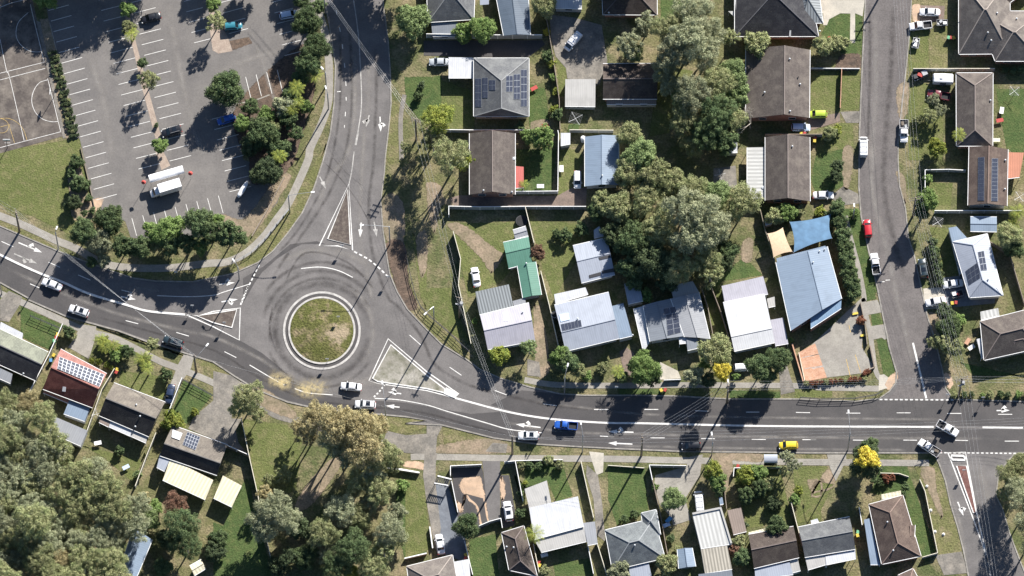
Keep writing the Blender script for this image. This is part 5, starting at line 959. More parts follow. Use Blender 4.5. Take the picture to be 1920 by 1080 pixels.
        mirrors(1.0,w_,zh+.05); lights(f-.2,-f+.04 if kind == 'ute' else -2.84,w_,.75,.7)
    elif kind == 'van':
        f = 2.45; w_ = .92
        b(loft([(-f,w_*.92,.35,1.75,0),(-f+.1,w_*.97,.25,1.86,.03),(-1,w_,.25,1.9,.05),(.8,w_,.25,1.9,.05),(1.25,w_*.97,.25,1.78,.03),(1.95,w_*.94,.28,1.12,.03),(f-.15,w_*.84,.3,.95,.02),(f,w_*.7,.38,.75,0)]),'body')
        mb = MB(); mb.face([(1.98,-.78,1.17),(1.98,.78,1.17),(1.3,.7,1.82),(1.3,-.7,1.82)]); b(mb,'windscreen',g)
        for s in (1,-1): mb = MB(); mb.box((.85,s*.93,1.35),(.8,.03,.42)); b(mb,'side_window',g)
        mb = MB()
        for x in (-1.6,-.4,.7): mb.box((x,0,2.0),(.06,1.5,.05))
        for s in (1,-1): mb.box((-.45,s*.72,2.04),(2.9,.05,.05))
        b(mb,'roof_rack',M['grey_metal']); mirrors(1.5,w_,1.2); lights(f-.18,-f+.02,w_,.72,.95)
    if kind in ('sedan','hatch','suv'): xs = (-L*.29, L*.3)
    else: xs = (-1.55,1.6)
    for x in xs:
        for s in (1,-1): wheel(e, x, s*.8, .33 if kind in ('sedan','hatch') else .37)
    return e
PROTO = {k: carproto(k) for k in ('sedan','hatch','suv','ute','tray_ute','van')}
USED = set()
NMK = dict(sedan='car', hatch='car', suv='car', ute='utility_truck', tray_ute='utility_truck', van='van')
def car(kind, pos, fx, fy, colr, label, grp=None, sc=1, z=.045):
    src = PROTO[kind]; e = copy_tree(src) if kind in USED else src
    if kind not in USED: pass
    p = W(*px(pos)[0]); q = W(px(pos)[0][0]+fx, px(pos)[0][1]+fy)
    # the plan point is the middle of the roof: step back down to the ground
    p = W(*px(pos)[0], 1.1); p.z = z
    e.location = p; e.rotation_euler = (0,0,math.atan2(q.y-W(*px(pos)[0]).y, q.x-W(*px(pos)[0]).x)); e.scale = (sc,sc,sc)
    e.name = NMK[kind]; tag(e, label, {'sedan':'car','hatch':'car','suv':'car','ute':'ute','tray_ute':'ute','van':'van'}[kind], grp)
    for ch in e.children:
        if ch.data and ch.data.materials and ch.data.materials[0] == M['p_white']:
            ch.material_slots[0].link = 'OBJECT'; ch.material_slots[0].material = M['p_'+colr]
        for g2 in ch.children: pass
    if kind not in USED: USED.add(kind)
    return e
RD = 'vehicles on the road'; PK = 'parked vehicles'
CARS = [('sedan','F 350,908',-10,-4,'white','white car heading west between the left pole shadow and the silver sunroofed one',RD),('suv','K 532,152',-10,-3.5,'white','white car with black sunroof and rails heading west on the west arm',RD),('suv','K 1168,362',-10,-3.5,'darkteal','dark car beneath the slanting wires on the west arm',RD),
 ('sedan','K 1146,712',-2,10,'navy','dark blue car parked at the end of the narrow lawn driveway',PK),('sedan','L 930,662',-10,-1,'white','white sedan just leaving the roundabout by the pale splitter island',RD),('suv','L 1025,785',-10,-.7,'white','white car with dark roof glass right beside the overhanging gum tree',RD),
 ('suv','M 688,995',-10,-.2,'white','white car with square sunroof next to the dark power pole',RD),('ute','M 940,925',-10,-.8,'blue','bright blue ute with open tray on the main road',RD),('hatch','S 560,200',-10,.3,'black','black car on the main road below the long tree shadows',RD),('hatch','S 1218,195',-10,.2,'yellow','bright yellow small car on the main road',RD),
 ('ute','O 925,945',9,5,'white','white ute with black tray turning into the main road',RD),('tray_ute','U 798,210',-9,-6,'white','white ute with loaded tray turning at the south east corner',RD),
 ('hatch','J 385,530',-1,-10,'red','red car parked at the kerb of the side street',PK),('ute','J 436,770',-1.5,-10,'white','white ute parked behind the red car in the side street',PK),('suv','J 758,800',-1.5,-10,'darkteal','dark car parked on the east side of the side street under the wires',PK),('van','E 357,988',0,-10,'white','long white van parked on the west kerb of the side street',PK),
 ('tray_ute','E 630,885',0,10,'white','white ute with boxes on its tray on the east verge of the side street',PK),('ute','E 742,170',-10,1,'white','white double cab parked across the terracotta driveway edge',PK),('sedan','E 805,78',-10,-.3,'white','white sedan with dark rear glass on the terracotta driveway',PK),
 ('hatch','D 1200,768',-10,0,'lime','lime green small car on the driveway below the square lawn',PK),('hatch','D 1086,857',10,0,'ltblue','pale blue car in the shade below the long brown gable roof',PK),('sedan','J 85,306',10,0,'white','white car parked beside the tall dark bush',PK),('sedan','J 962,905',-10,1.3,'white','white car nearest the blue-white solar house',PK),
 ('sedan','J 845,1025',-10,1.6,'white','white car half in sun on the pale apron',PK),('van','C 988,280',-7,8,'white','white van with roof rack standing diagonally in the dirt yard',PK),('sedan','C 85,415',-10,0,'silver','pale car nosing out of the bright white carport',PK),('hatch','H 1018,200',0,10,'white','white car on the grass left of the pale blue metal shed',PK),
 ('sedan','H 331,858',-1.6,-10,'white','white car alone on the open lawn',PK),('hatch','N 840,532',10,-.5,'white','white small car between the two round dark trees',PK),('suv','R 694,640',-1.5,-10,'white','white car with sunroof on the black gravel driveway',PK),('sedan','R 234,862',-1.5,-10,'white','white car on the blue-grey driveway',PK),('van','S 615,575',-1,-10,'white','white van nosed against the long ribbed roof',PK),
 ('sedan','A 1018,115',-10,2.5,'black','black sedan in the shade of the car park palms',PK),('hatch','B 132,172',10,-1,'teal','teal small car half under a car park tree',PK),('hatch','B 508,95',10,-2,'ltblue','pale blue hatch in the upper right bays of the car park',PK),('suv','A 1158,885',-10,2.8,'black','black car with roof rails in the middle row of the car park',PK),('hatch','B 88,803',-10,3,'blue','deep blue car in the shadow right of the round car park tree',PK),('ute','E 865,638',-10,-2,'maroon','dark maroon ute beside the white caravan',PK)]
for c in CARS: car(*c)
# truck, caravan, trailers and odd things --------------------------
def at(pos, z=0, h=0):
    p = W(*px(pos)[0], h); p.z = z; return p
def ang(a, b):
    p, q = [W(*x) for x in px(a+' '+b)] if isinstance(a, str) else None; return math.atan2(q.y-p.y, q.x-p.x)
rz = ang('F 1215,240','1050,290'); e = empty('box_truck', at('F 1120,265',.03,1.6), rz, 'white box truck parked beside the long white canopy in the car park', 'truck'); e['group'] = PK
loft([(1.7,.95,.5,1.9,0),(2.6,.97,.45,1.95,.03),(3.05,.93,.45,1.35,.03),(3.6,.85,.5,1.15,.02),(3.7,.75,.6,.9,0)]).build('cab', M['p_white'], e)
mb = MB(); mb.box((-.9,0,1.85),(5.2,2.15,2.3)); mb.build('cargo_box', M['p_white'], e); mb = MB(); mb.face([(3.07,-.82,1.38),(3.07,.82,1.38),(2.64,.8,1.93),(2.64,-.8,1.93)]); mb.build('windscreen', M['carglass'], e)
mb = MB(); mb.box((0,0,.62),(6.8,.9,.2)); mb.build('chassis', M['dark_metal'], e)
for x in (-2.2,2.6):
    for s in (1,-1): wheel(e, x, s*.9, .4)
rz = ang('F 1000,200','1245,130'); c0 = at('F 1122,165',.03,2.6); e = empty('canopy', c0, rz, 'long white half round canopy between two red flags in the car park', 'canopy')
mb = MB(); V = []; n = 10
for i in range(9):
    for j in range(n+1): a = math.pi*j/n; V.append((-4+i, -math.cos(a)*.95, 2.35+.45*math.sin(a)+(.02 if i % 3 else -.02)))
mb.mesh(V, [(i*(n+1)+j, (i+1)*(n+1)+j, (i+1)*(n+1)+j+1, i*(n+1)+j+1) for i in range(8) for j in range(n)]+[tuple(range(n+1))[::-1], tuple(8*(n+1)+j for j in range(n+1))]); mb.build('cover', M['p_white'], e)
for x in (-3.9,0,3.9):
    for s in (1,-1): mb = MB(); mb.tube([(x,s*.9,0),(x,s*.9,2.4)], .04, 6); mb.build('post', M['grey_metal'], e)
for pos, tx, lb in (('F 975,260','975,205','red topped flag pole at the left end of the white canopy'),('F 1290,200','1290,135','red topped flag pole at the right end of the white canopy')):
    e = empty('flag_pole', at(pos,.03), 0, lb, 'flag pole'); mb = MB(); mb.tube([(0,0,0),(0,0,3.6)], .04, 6); mb.build('pole', M['grey_metal'], e); mb = MB()
    for k in range(8): a = k*math.pi/4; mb.face([(0,0,4.0),(.55*math.cos(a),.55*math.sin(a),3.55),(.55*math.cos(a+math.pi/4),.55*math.sin(a+math.pi/4),3.55)])
    mb.build('red_cap', M['red'], e)
e = empty('small_boat', at('G 200,270',.03,.5), ang('G 165,325','230,220'), 'narrow white boat lying in the shade at the edge of the car park', 'boat')
mb = loft([(-2.2,.25,.3,.75,0),(-1.6,.5,.15,.85,.05),(0,.58,.1,.85,.08),(1.4,.45,.15,.9,.05),(2.3,.08,.5,1.0,0)]); mb.build('hull', M['p_white'], e, True)
e = empty('caravan', at('E 893,535',.03,1.6), ang('E 970,540','820,535'), 'white caravan with rounded corners beside the long grey-brown roof', 'caravan')
loft([(-2.3,1.0,.55,2.3,0),(-2.1,1.1,.45,2.5,.05),(0,1.12,.45,2.55,.06),(2.0,1.1,.45,2.5,.05),(2.3,1.0,.55,2.2,0)]).build('body', M['p_white'], e); mb = MB(); mb.box((.4,0,2.68),(.6,.6,.1)); mb.build('roof_hatch', M['trim'], e); [(lambda q: (q.box((0,y,1.6),(1.4,.04,.7)), q.build('window', M['carglass'], e)))(MB()) for y in (1.13,-1.13)]; mb = MB(); mb.bar((2.2,0,.5),(3.4,0,.5),.12); mb.build('drawbar', M['dark_metal'], e)
for s in (1,-1): wheel(e, 0, s*1.0, .33)
def trailer(pos, rz, label, L=2.4, loads=(), name='trailer', col='grey_metal'):
    e = empty(name, at(pos,.03,.6), rz, label, 'trailer'); mb = MB(); mb.box((0,0,.55),(L,1.4,.06)); mb.build('deck', M['dark_metal'], e); mb = MB()
    for s in (1,-1): mb.box((0,s*.72,.72),(L,.05,.32)); mb.box((s*L/2,0,.72),(.05,1.44,.32))
    mb.build('side', M[col], e); mb = MB(); mb.bar((L/2,0,.5),(L/2+1.1,0,.5),.1); mb.build('drawbar', M['dark_metal'], e)
    for s in (1,-1): wheel(e, 0, s*.82, .28)
    for i, (x, y, d, m_) in enumerate(loads): mb = MB(); mb.box((x,y,.62+d[2]/2), d, i*.7); mb.build('load', M[m_], e)
trailer('E 887,155', R(180), 'trailer heaped with white goods beside the terracotta driveway', 2.4, ((-.6,.2,(.8,.7,.6),'white_metal'),(.3,-.2,(.7,.6,.5),'grey_metal'),(.8,.3,(.4,.5,.3),'trim'))); trailer('J 990,978', R(15), 'trailer loaded with red and white gear beside the blue-white solar house', 2.6, ((-.7,.1,(.9,.8,.5),'white_metal'),(.1,-.2,(.5,.6,.7),'red'),(.8,.2,(.7,.5,.4),'black'),(-.2,.4,(.6,.3,.5),'trim')))
trailer('E 710,292', R(80), 'small white trailer with bundles on the verge of the side street', 2.4, ((-.5,.1,(.9,.8,.5),'white_metal'),(.5,-.1,(.8,.5,.5),'trim'),(.1,.4,(.4,.3,.8),'grey_metal')), col='white_metal'); trailer('E 738,512', R(25), 'red and grey loaded trailer on the verge left of the caravan', 3.4, ((1.1,0,(1.2,1.2,.8),'grey_metal'),(0,0,(.8,1.2,.7),'red'),(-1.1,.1,(1.0,.9,.6),'dark_metal')))
# bins -------------------------------------------------------------
def binproto():
    e = empty('wheelie_bin'); mb = MB(); V = [(-.24,-.28,.08),(.24,-.28,.08),(.24,.24,.08),(-.24,.24,.08),(-.3,-.36,1.0),(.3,-.36,1.0),(.3,.34,1.0),(-.3,.34,1.0)]
    mb.mesh(V, [(3,2,1,0),(4,5,6,7),(0,1,5,4),(1,2,6,5),(2,3,7,6),(3,0,4,7)]); mb.build('body', M['bin_green'], e); mb = MB(); mb.mesh([(-.32,-.4,1.0),(.32,-.4,1.0),(.32,.4,1.02),(-.32,.4,1.02),(-.3,-.34,1.06),(.3,-.34,1.06),(.29,.34,1.12),(-.29,.34,1.12)], [(4,5,6,7),(0,1,5,4),(1,2,6,5),(2,3,7,6),(3,0,4,7)]); mb.build('lid', M['yellow'], e)
    mb = MB(); mb.bar((-.24,.42,.96),(.24,.42,.96),.04); mb.build('handle', M['black'], e)
    for s in (1,-1): mb = MB(); mb.tube([(s*.25,.3,.1),(s*.31,.3,.1)], .1, 10); mb.build('wheel', M['tyre'], e)
    return e
bp = binproto(); first = [True]
for pos, m_, lb in (('K 388,315','yellow','yellow lidded bin nearest the white fence by the left lawn'),('K 378,335','red','red lidded bin in the row by the left lawn'),('K 366,358','lidgreen','green lidded bin in the row by the left lawn'),('K 362,455','yellow','yellow lidded bin beside the red solar house wall'),('K 343,490','blue_tarp','blue lidded bin beside the red solar house wall'),('K 790,552','yellow','yellow lidded bin at the top of the cream fence'),('K 785,570','red','red lidded bin at the top of the cream fence'),
  ('C 12,235','yellow','yellow lidded bin by the top edge grey tiled house'),('C 38,237','red','red lidded bin by the top edge grey tiled house'),('D 1087,903','yellow','yellow lidded bin below the pale blue car'),('D 1110,903','red','red lidded bin below the pale blue car'),('D 1182,935','red','red lidded bin above the tall dark bush garden'),('D 1178,952','yellow','yellow lidded bin above the tall dark bush garden'),('D 1278,260','red','red lidded bin by the small front hedge at top right'),('D 1305,258','yellow','yellow lidded bin by the small front hedge at top right'),
  ('E 930,255','lidgreen','green lidded bin under the sprawling tiled house'),('E 948,255','red','red lidded bin in the middle under the sprawling tiled house'),('E 965,255','yellow','yellow lidded bin right under the sprawling tiled house'),('J 955,1040','yellow','yellow lidded bin beside the loaded trailer'),('J 980,1036','red','red lidded bin beside the loaded trailer'),('N 287,692','yellow','yellow lidded bin standing at the main road kerb'),('N 313,690','red','red lidded bin standing at the main road kerb'),
  ('R 408,940','yellow','yellow lidded bin at the end of the blue-grey driveway'),('R 408,960','red','red lidded bin at the end of the blue-grey driveway'),('R 900,990','red','red lidded bin below the palm'),('R 905,1010','yellow','yellow lidded bin below the palm'),('U 318,785','lidgreen','green lidded bin between the two brown roofs at bottom right'),('U 316,808','yellow','yellow lidded bin between the two brown roofs at bottom right'),('S 876,340','red','red box at the fence left of the bus shelter')):
    e = bp if first[0] else copy_tree(bp); first[0] = False; e.location = at(pos,.04,.9); e.rotation_euler = (0,0,random.uniform(-.5,.5)); tag(e, lb, 'bin', 'wheelie bins'); e.scale = (1.05,1.05,1.05)
    for ch in e.children:
        if ch.name.startswith('lid'): ch.material_slots[0].link = 'OBJECT'; ch.material_slots[0].material = M[m_]
# street furniture and garden things ------------------------------------
e = empty('bus_shelter', at('S 1096,315',.04), R(0), 'small bus shelter with arched pale blue roof by the kerb', 'bus shelter'); mb = MB(); V = []
for i in (0,1):
    for j in range(9): a = math.pi*(j/8); V.append(((-1.5,1.5)[i], -math.cos(a)*1.0+.2, 2.2+.4*math.sin(a)))
mb.mesh(V, [(j, 9+j, 10+j, j+1) for j in range(8)]+[(j+1, 10+j, 9+j, j) for j in range(0)]); mb.build('roof', M['m_pale'], e)
mb = MB(); mb.box((0,-.8,1.2),(3,.04,1.9)); mb.build('rear_panel', M['glass'], e); mb = MB(); mb.box((0,-.5,.45),(2.4,.4,.06)); mb.build('bench', M['timber'], e)
for x in (-1.45,1.45):
    for y in (-.8,1.1): mb = MB(); mb.box((x,y,1.1),(.08,.08,2.25)); mb.build('post', M['grey_metal'], e)
def clothesline(pos, rz, lb, r=1.5):
    e = empty('clothesline', at(pos,0,1.9), rz, lb, 'clothesline'); mb = MB(); mb.tube([(0,0,0),(0,0,1.9)], .04, 8); mb.build('post', M['grey_metal'], e)
    for k in range(4): a = k*math.pi/2; mb = MB(); mb.bar((0,0,1.85),(r*math.cos(a),r*math.sin(a),2.05),.05); mb.build('arm', M['white_metal'], e)
    mb = MB()
    for q in (.5,.75,1):
        for k in range(4): a = k*math.pi/2; mb.bar((r*q*math.cos(a),r*q*math.sin(a),2.0),(r*q*math.cos(a+math.pi/2),r*q*math.sin(a+math.pi/2),2.0),.015)
    mb.build('line', M['wire'], e)
clothesline('C 1005,800', .5, 'rotary clothesline in the shaded yard below the pale square shed', 1.8); clothesline('E 1375,615', .7, 'rotary clothesline in the lawn right of the long grey-brown house'); clothesline('J 858,490', .6, 'rotary clothesline above the blue-white solar house lawn'); clothesline('J 1410,320', .6, 'rotary clothesline at the right edge below the orange awning'); clothesline('I 685,170', .2, 'rotary clothesline in the dirt clearing beside the grove', 1.3); clothesline('K 655,850', .3, 'rotary clothesline behind the black roof with the white awning', 1.3)
def bench_table(pos, rz, lb, mat='timber', name='outdoor_table'):
    e = empty(name, at(pos,0,.7), rz, lb, 'table'); mb = MB(); mb.box((0,0,.72),(1.6,.9,.06)); mb.build('tabletop', M[mat], e)
    for x in (-.65,.65):
        for y in (-.35,.35): mb = MB(); mb.box((x,y,.35),(.07,.07,.7)); mb.build('leg', M[mat], e)
bench_table('E 1290,745', 1.4, 'pale outdoor table on the lawn right of the long grey-brown roof','white_metal'); bench_table('E 1277,812', .2, 'red outdoor table on the lawn right of the long grey-brown roof','red'); bench_table('E 1255,945', 0, 'cream outdoor table on the patio below the lawn','cream_metal'); bench_table('H 768,248', 0, 'white square table on the lawn with the red awning','white_metal'); bench_table('H 910,130', 1.57, 'slim white frame bench on the lawn beside the white fence','white_metal'); bench_table('P 660,182', .2, 'round white table behind the black roofed house','white_metal'); bench_table('C 800,850', 0, 'small red table on the dirt patch below the solar house lawn','red'); bench_table('C 725,595', .5, 'red play table beside the solar house','red')
bench_table('R 938,938', .3, 'white garden table under the palm','white_metal'); bench_table('J 1355,180', 0, 'dark table under the orange awning','dark_metal'); bench_table('O 1085,400', .6, 'white table beside the brown hip house at right','white_metal'); bench_table('O 1060,360', 1, 'orange table beside the brown hip house at right','terra'); bench_table('P 850,345', .5, 'pale blue table on the lawn edge beside the gum forest','p_ltblue')
bench_table('S 410,700', .8, 'blue covered table between the fence and the shaggy tree','blue_tarp'); bench_table('S 395,735', .4, 'pale blue covered table lower by the fence','p_ltblue')
def mound(pos, r, lb, mat, name, cat, h=.5):
    e = empty(name, at(pos,0,0), 0, lb, cat); mb = MB(); mb.tube([(0,0,0),(0,0,h)], r, 18); mb.build('frame', M[mat], e); mb = MB(); mb.tube([(0,0,h),(0,0,h+.04)], r*.86, 18); mb.build('mat', M['black'], e)
mound('H 640,490', 1.3, 'black round trampoline in the fence shadow above the grey shed', 'dark_metal', 'trampoline', 'trampoline', .8); mound('I 475,935', 1.2, 'pale round spa tub beside the grey roof corner', 'p_ltblue', 'spa_tub', 'spa')
mound('M 865,195', .8, 'round grey rainwater tank beside the wide white-blue house', 'grey_metal', 'rainwater_tank', 'tank', 1.6)
for i, (pos, lb) in enumerate((('O 300,175','yellow painted bollard at the upper driveway of the parking court'),('O 355,322','yellow painted bollard at the lower driveway of the parking court'))):
    e = empty('driveway_barrier', at(pos,.04), .2, lb, 'barrier'); mb = MB(); mb.box((0,0,.25),(1.3,.5,.12)); mb.build('bar', M['yellow'], e)
    for x in (-.55,.55): mb = MB(); mb.box((x,0,.12),(.1,.4,.24)); mb.build('foot', M['dark_metal'], e)
lines(court, ['A 30,965 70,965'], .08, .05)
for pos, vec, lb in (('A 50,1000',(0,1),'basketball hoop on a pole at the lower edge of the court'),('A 215,25',(0,-1),'x'),('A 365,655',(-1,0),'light pole at the right edge of the court')):
    if lb == 'x': continue
    e = empty('court_pole', at(pos,0), 0, lb, 'pole'); mb = MB(); mb.tube([(0,0,0),(0,0,3.6)], .07, 8); mb.build('post', M['dark_metal'], e); mb = MB(); mb.box((vec[0]*.7,vec[1]*.7,3.3),(1.6 if vec[1] else .1,.1 if vec[1] else 1.6,.9)); mb.build('backboard', M['white_metal'], e)
    mb = MB(); mb.bar((0,0,3.3),(vec[0]*.7,vec[1]*.7,3.3),.08); mb.build('bracket', M['dark_metal'], e)
for x, y, lb in ((1738,912,'white survey peg near the street corner tree'),(1745,957,'white peg half way down the corner verge'),(1753,997,'white peg beside the long cream fence'),(1769,1002,'lowest white peg on the corner verge')):
    e = empty('marker_stone', W(x,y), 0, lb, 'marker'); mb = MB(); mb.tube([(0,0,0),(0,0,.25),(0,0,.4)], [.3,.3,.12], 8); mb.build('stone', M['white_metal'], e); mb = MB(); mb.tube([(0,0,0),(0,0,.04)], .42, 8); mb.build('pad', M['conc_pale'], e)
# ---------------------------------------------------------------- trees and plants
def leafq(mb, p, n, s, rnd, asp=1.0):
    t = n.cross(Vector((rnd.uniform(-1,1), rnd.uniform(-1,1), rnd.uniform(-1,1))))
    if t.length < 1e-3: t = Vector((1,0,0))
    t.normalize(); b = n.cross(t); a = s*rnd.uniform(.65,1.3); c = a*asp*rnd.uniform(.6,1)
    k = len(mb.v); mb.v += [tuple(p-t*a), tuple(p-b*c*.6+t*a*.1), tuple(p+t*a), tuple(p+b*c*.6-t*a*.1)]; mb.f.append((k,k+1,k+2,k+3)); mb.uv.append(None); mb.mi.append(0)
def crown_mesh(name, seed, clumps, per, ls, kind):
    """unit-radius crown, centre at z=0; clumps of leaves through an uneven ellipsoid"""
    r = random.Random(seed); mb = MB(); C = []
    tries = 0
    while len(C) < clumps and tries < 9000:
        tries += 1
        a = r.uniform(0, 6.283); u = r.random()**.5; z = r.uniform(-.7, .9)
        lob = 1+.16*math.sin(3*a+seed)+.1*math.sin(5*a+2*seed)
        rad = u*math.sqrt(max(0,1-z*z*.8))*lob*.86
        if kind == 'round' and rad < .35 and abs(z) < .35: continue
        cr = {'round':.24,'gum':.2,'shrub':.3,'fine':.17}[kind]*r.uniform(.7,1.25)
        p = Vector((rad*math.cos(a), rad*math.sin(a), z*.75))
        if any((p-q).length < (cr+c_)*(.52 if kind != 'gum' else .6) for q, c_ in C): continue
        C.append((p, cr))
    for p, cr in C:
        fl = r.uniform(.75, 1.1) if kind != 'gum' else r.uniform(.6,1.2)
        for _ in range(per):
            v = Vector((r.gauss(0,1), r.gauss(0,1), r.gauss(0,1)+.35)).normalized(); d = cr*(r.random()**.4)
            q = p+Vector((v.x*d, v.y*d, v.z*d*fl)); nn = (v*.8+Vector((r.uniform(-1,1), r.uniform(-1,1), r.uniform(-.3,1)))).normalized()
            leafq(mb, q, nn, ls, r, .9 if kind != 'gum' else .7)
    me_o = mb.build(name, M['leaf_g']); me = me_o.data; bpy.data.objects.remove(me_o); return me, C
CR = {}
for k, (cl, per, ls, kd) in dict(big=(105,130,.05,'round'), mid=(60,100,.075,'round'), small=(30,60,.13,'shrub'), gum=(80,140,.043,'gum'), gums=(42,105,.066,'gum')).items():
    CR[k] = [crown_mesh('crown', 11*s+len(k), cl, per, ls, kd) for s in range(1, 5)]
TR = {}
def trunk_mesh(seed, pale):
    """unit trunk: base z=0, height 1 = crown centre height; limbs reach to 1.15"""
    r = random.Random(seed); mb = MB(); mb.tube([(0,0,0),(.02,.01,.35),(.0,.03,.75)], [.055,.042,.03], 7)
    return mb
def limbs(C, R_, H_, seed, thick, gum):
    r = random.Random(seed); mb = MB(); zf = H_*(.45 if gum else .35)
    mb.tube([(0,0,-.2),(thick*.3,0,zf*.6),(0,thick*.3,zf)], [thick*1.25,thick*.95,thick*.8], 8)
    sel = r.sample(C, min(len(C), 9 if gum else 6))
    for p, cr in sel:
        t = Vector((p.x*R_*.9, p.y*R_*.9, H_+p.z*R_*.8)); m = Vector((t.x*.35, t.y*.35, zf+(t.z-zf)*.5)); mb.tube([(0,0,zf*.93), m, t], [thick*.62, thick*.36, thick*.12], 5, cap=False)
    return mb
TREES = []
def tree(x, y, rp, col, size=None, hk=None, name=None, flat=.85, word=None, xs=1):
    """crown centre seen at plan point (x, y); rp = crown radius in plan pixels"""
    R_ = rp*MPP*1.06
    if size is None: size = 'small' if R_ < 1.7 else ('mid' if R_ < 3 else 'big')
    gum = size.startswith('gum')
    kf = 1.0
    if 120 < x < 470 and 395 < y < 500: kf = 1.6 if x < 330 else 2.3
    elif 750 < x < 880 and 200 < y < 320: kf = 1.7
    elif x > 1170 and 630 < y < 720 and x < 1470: kf = 1.75
    elif gum: kf = 1.2
    elif 560 < x < 610 and y < 130: kf = 1.3
    elif 1600 < x < 1650 and y > 820: kf = 1.4
    elif x > 860 and size != 'small': kf = 1.25
    zc = kf*R_*(hk if hk else (.9 if size == 'small' else 1.25 if not gum else 2.0)); zc = max(zc, R_*.72)
    P = W(x, y, zc); base = Vector((P.x, P.y, 0)); seed = int(x*7+y*13)
    e = empty(name or ('shrub' if size == 'small' else 'gum_tree' if gum else 'tree'), base)
    me, C = CR[size][seed % len(CR[size])]
    mc = me.copy() if False else me
    o = bpy.data.objects.new('crown', mc); COL.objects.link(o); o.parent = e; o.location = (0,0,zc); o.scale = (R_*xs, R_, R_*flat)
    o.rotation_euler = (0,0,(seed % 628)/100); o.material_slots[0].link = 'OBJECT'; o.material_slots[0].material = M['leaf_'+col]
    rot = Matrix.Rotation((seed % 628)/100, 3, 'Z'); C2 = [(rot@p, c) for p, c in C]
    limbs(C2, R_, zc, seed, max(.05, R_*.05), gum).build('trunk', M['bark_pale' if gum else 'bark'], e)
    TREES.append([e, x, y, rp, col, size, word]); return e
def palm(x, y, rp, h=5, col='v'):
    P = W(x, y, h); e = empty('palm_tree', (P.x,P.y,0)); r = random.Random(int(x)); mb = MB(); mb.tube([(0,0,0),(.05,0,h*.5),(0,0,h)], [.2,.15,.12], 8); mb.build('trunk', M['bark'], e); mb = MB(); R_ = rp*MPP*1.1
    for k in range(13):
        a = k*2.4; el = r.uniform(-.1,.9); L = R_*r.uniform(.8,1.1); prev = None; d = Vector((math.cos(a),math.sin(a),0)); sd = Vector((-d.y,d.x,0))
        P_ = [Vector((0,0,h))+d*L*t+Vector((0,0,el*L*(t*.9-t*t*1.1))) for t in [i/8 for i in range(9)]]
        for i in range(8):
            w_ = .2*L*math.sin(math.pi*(i+.8)/9)
            for s in (1,-1):
                for q in (0,.5):
                    a0 = P_[i].lerp(P_[i+1], q); a1 = P_[i].lerp(P_[i+1], q+.33); t = a0+sd*s*w_*1.3+d*w_*.6-Vector((0,0,w_*.35)); mb.face([a0, a1, t] if s < 0 else [a1, a0, t])
    o = mb.build('frond_crown', M['leaf_'+col], e); TREES.append([e, x, y, rp, 'p', 'palm', None]); return e
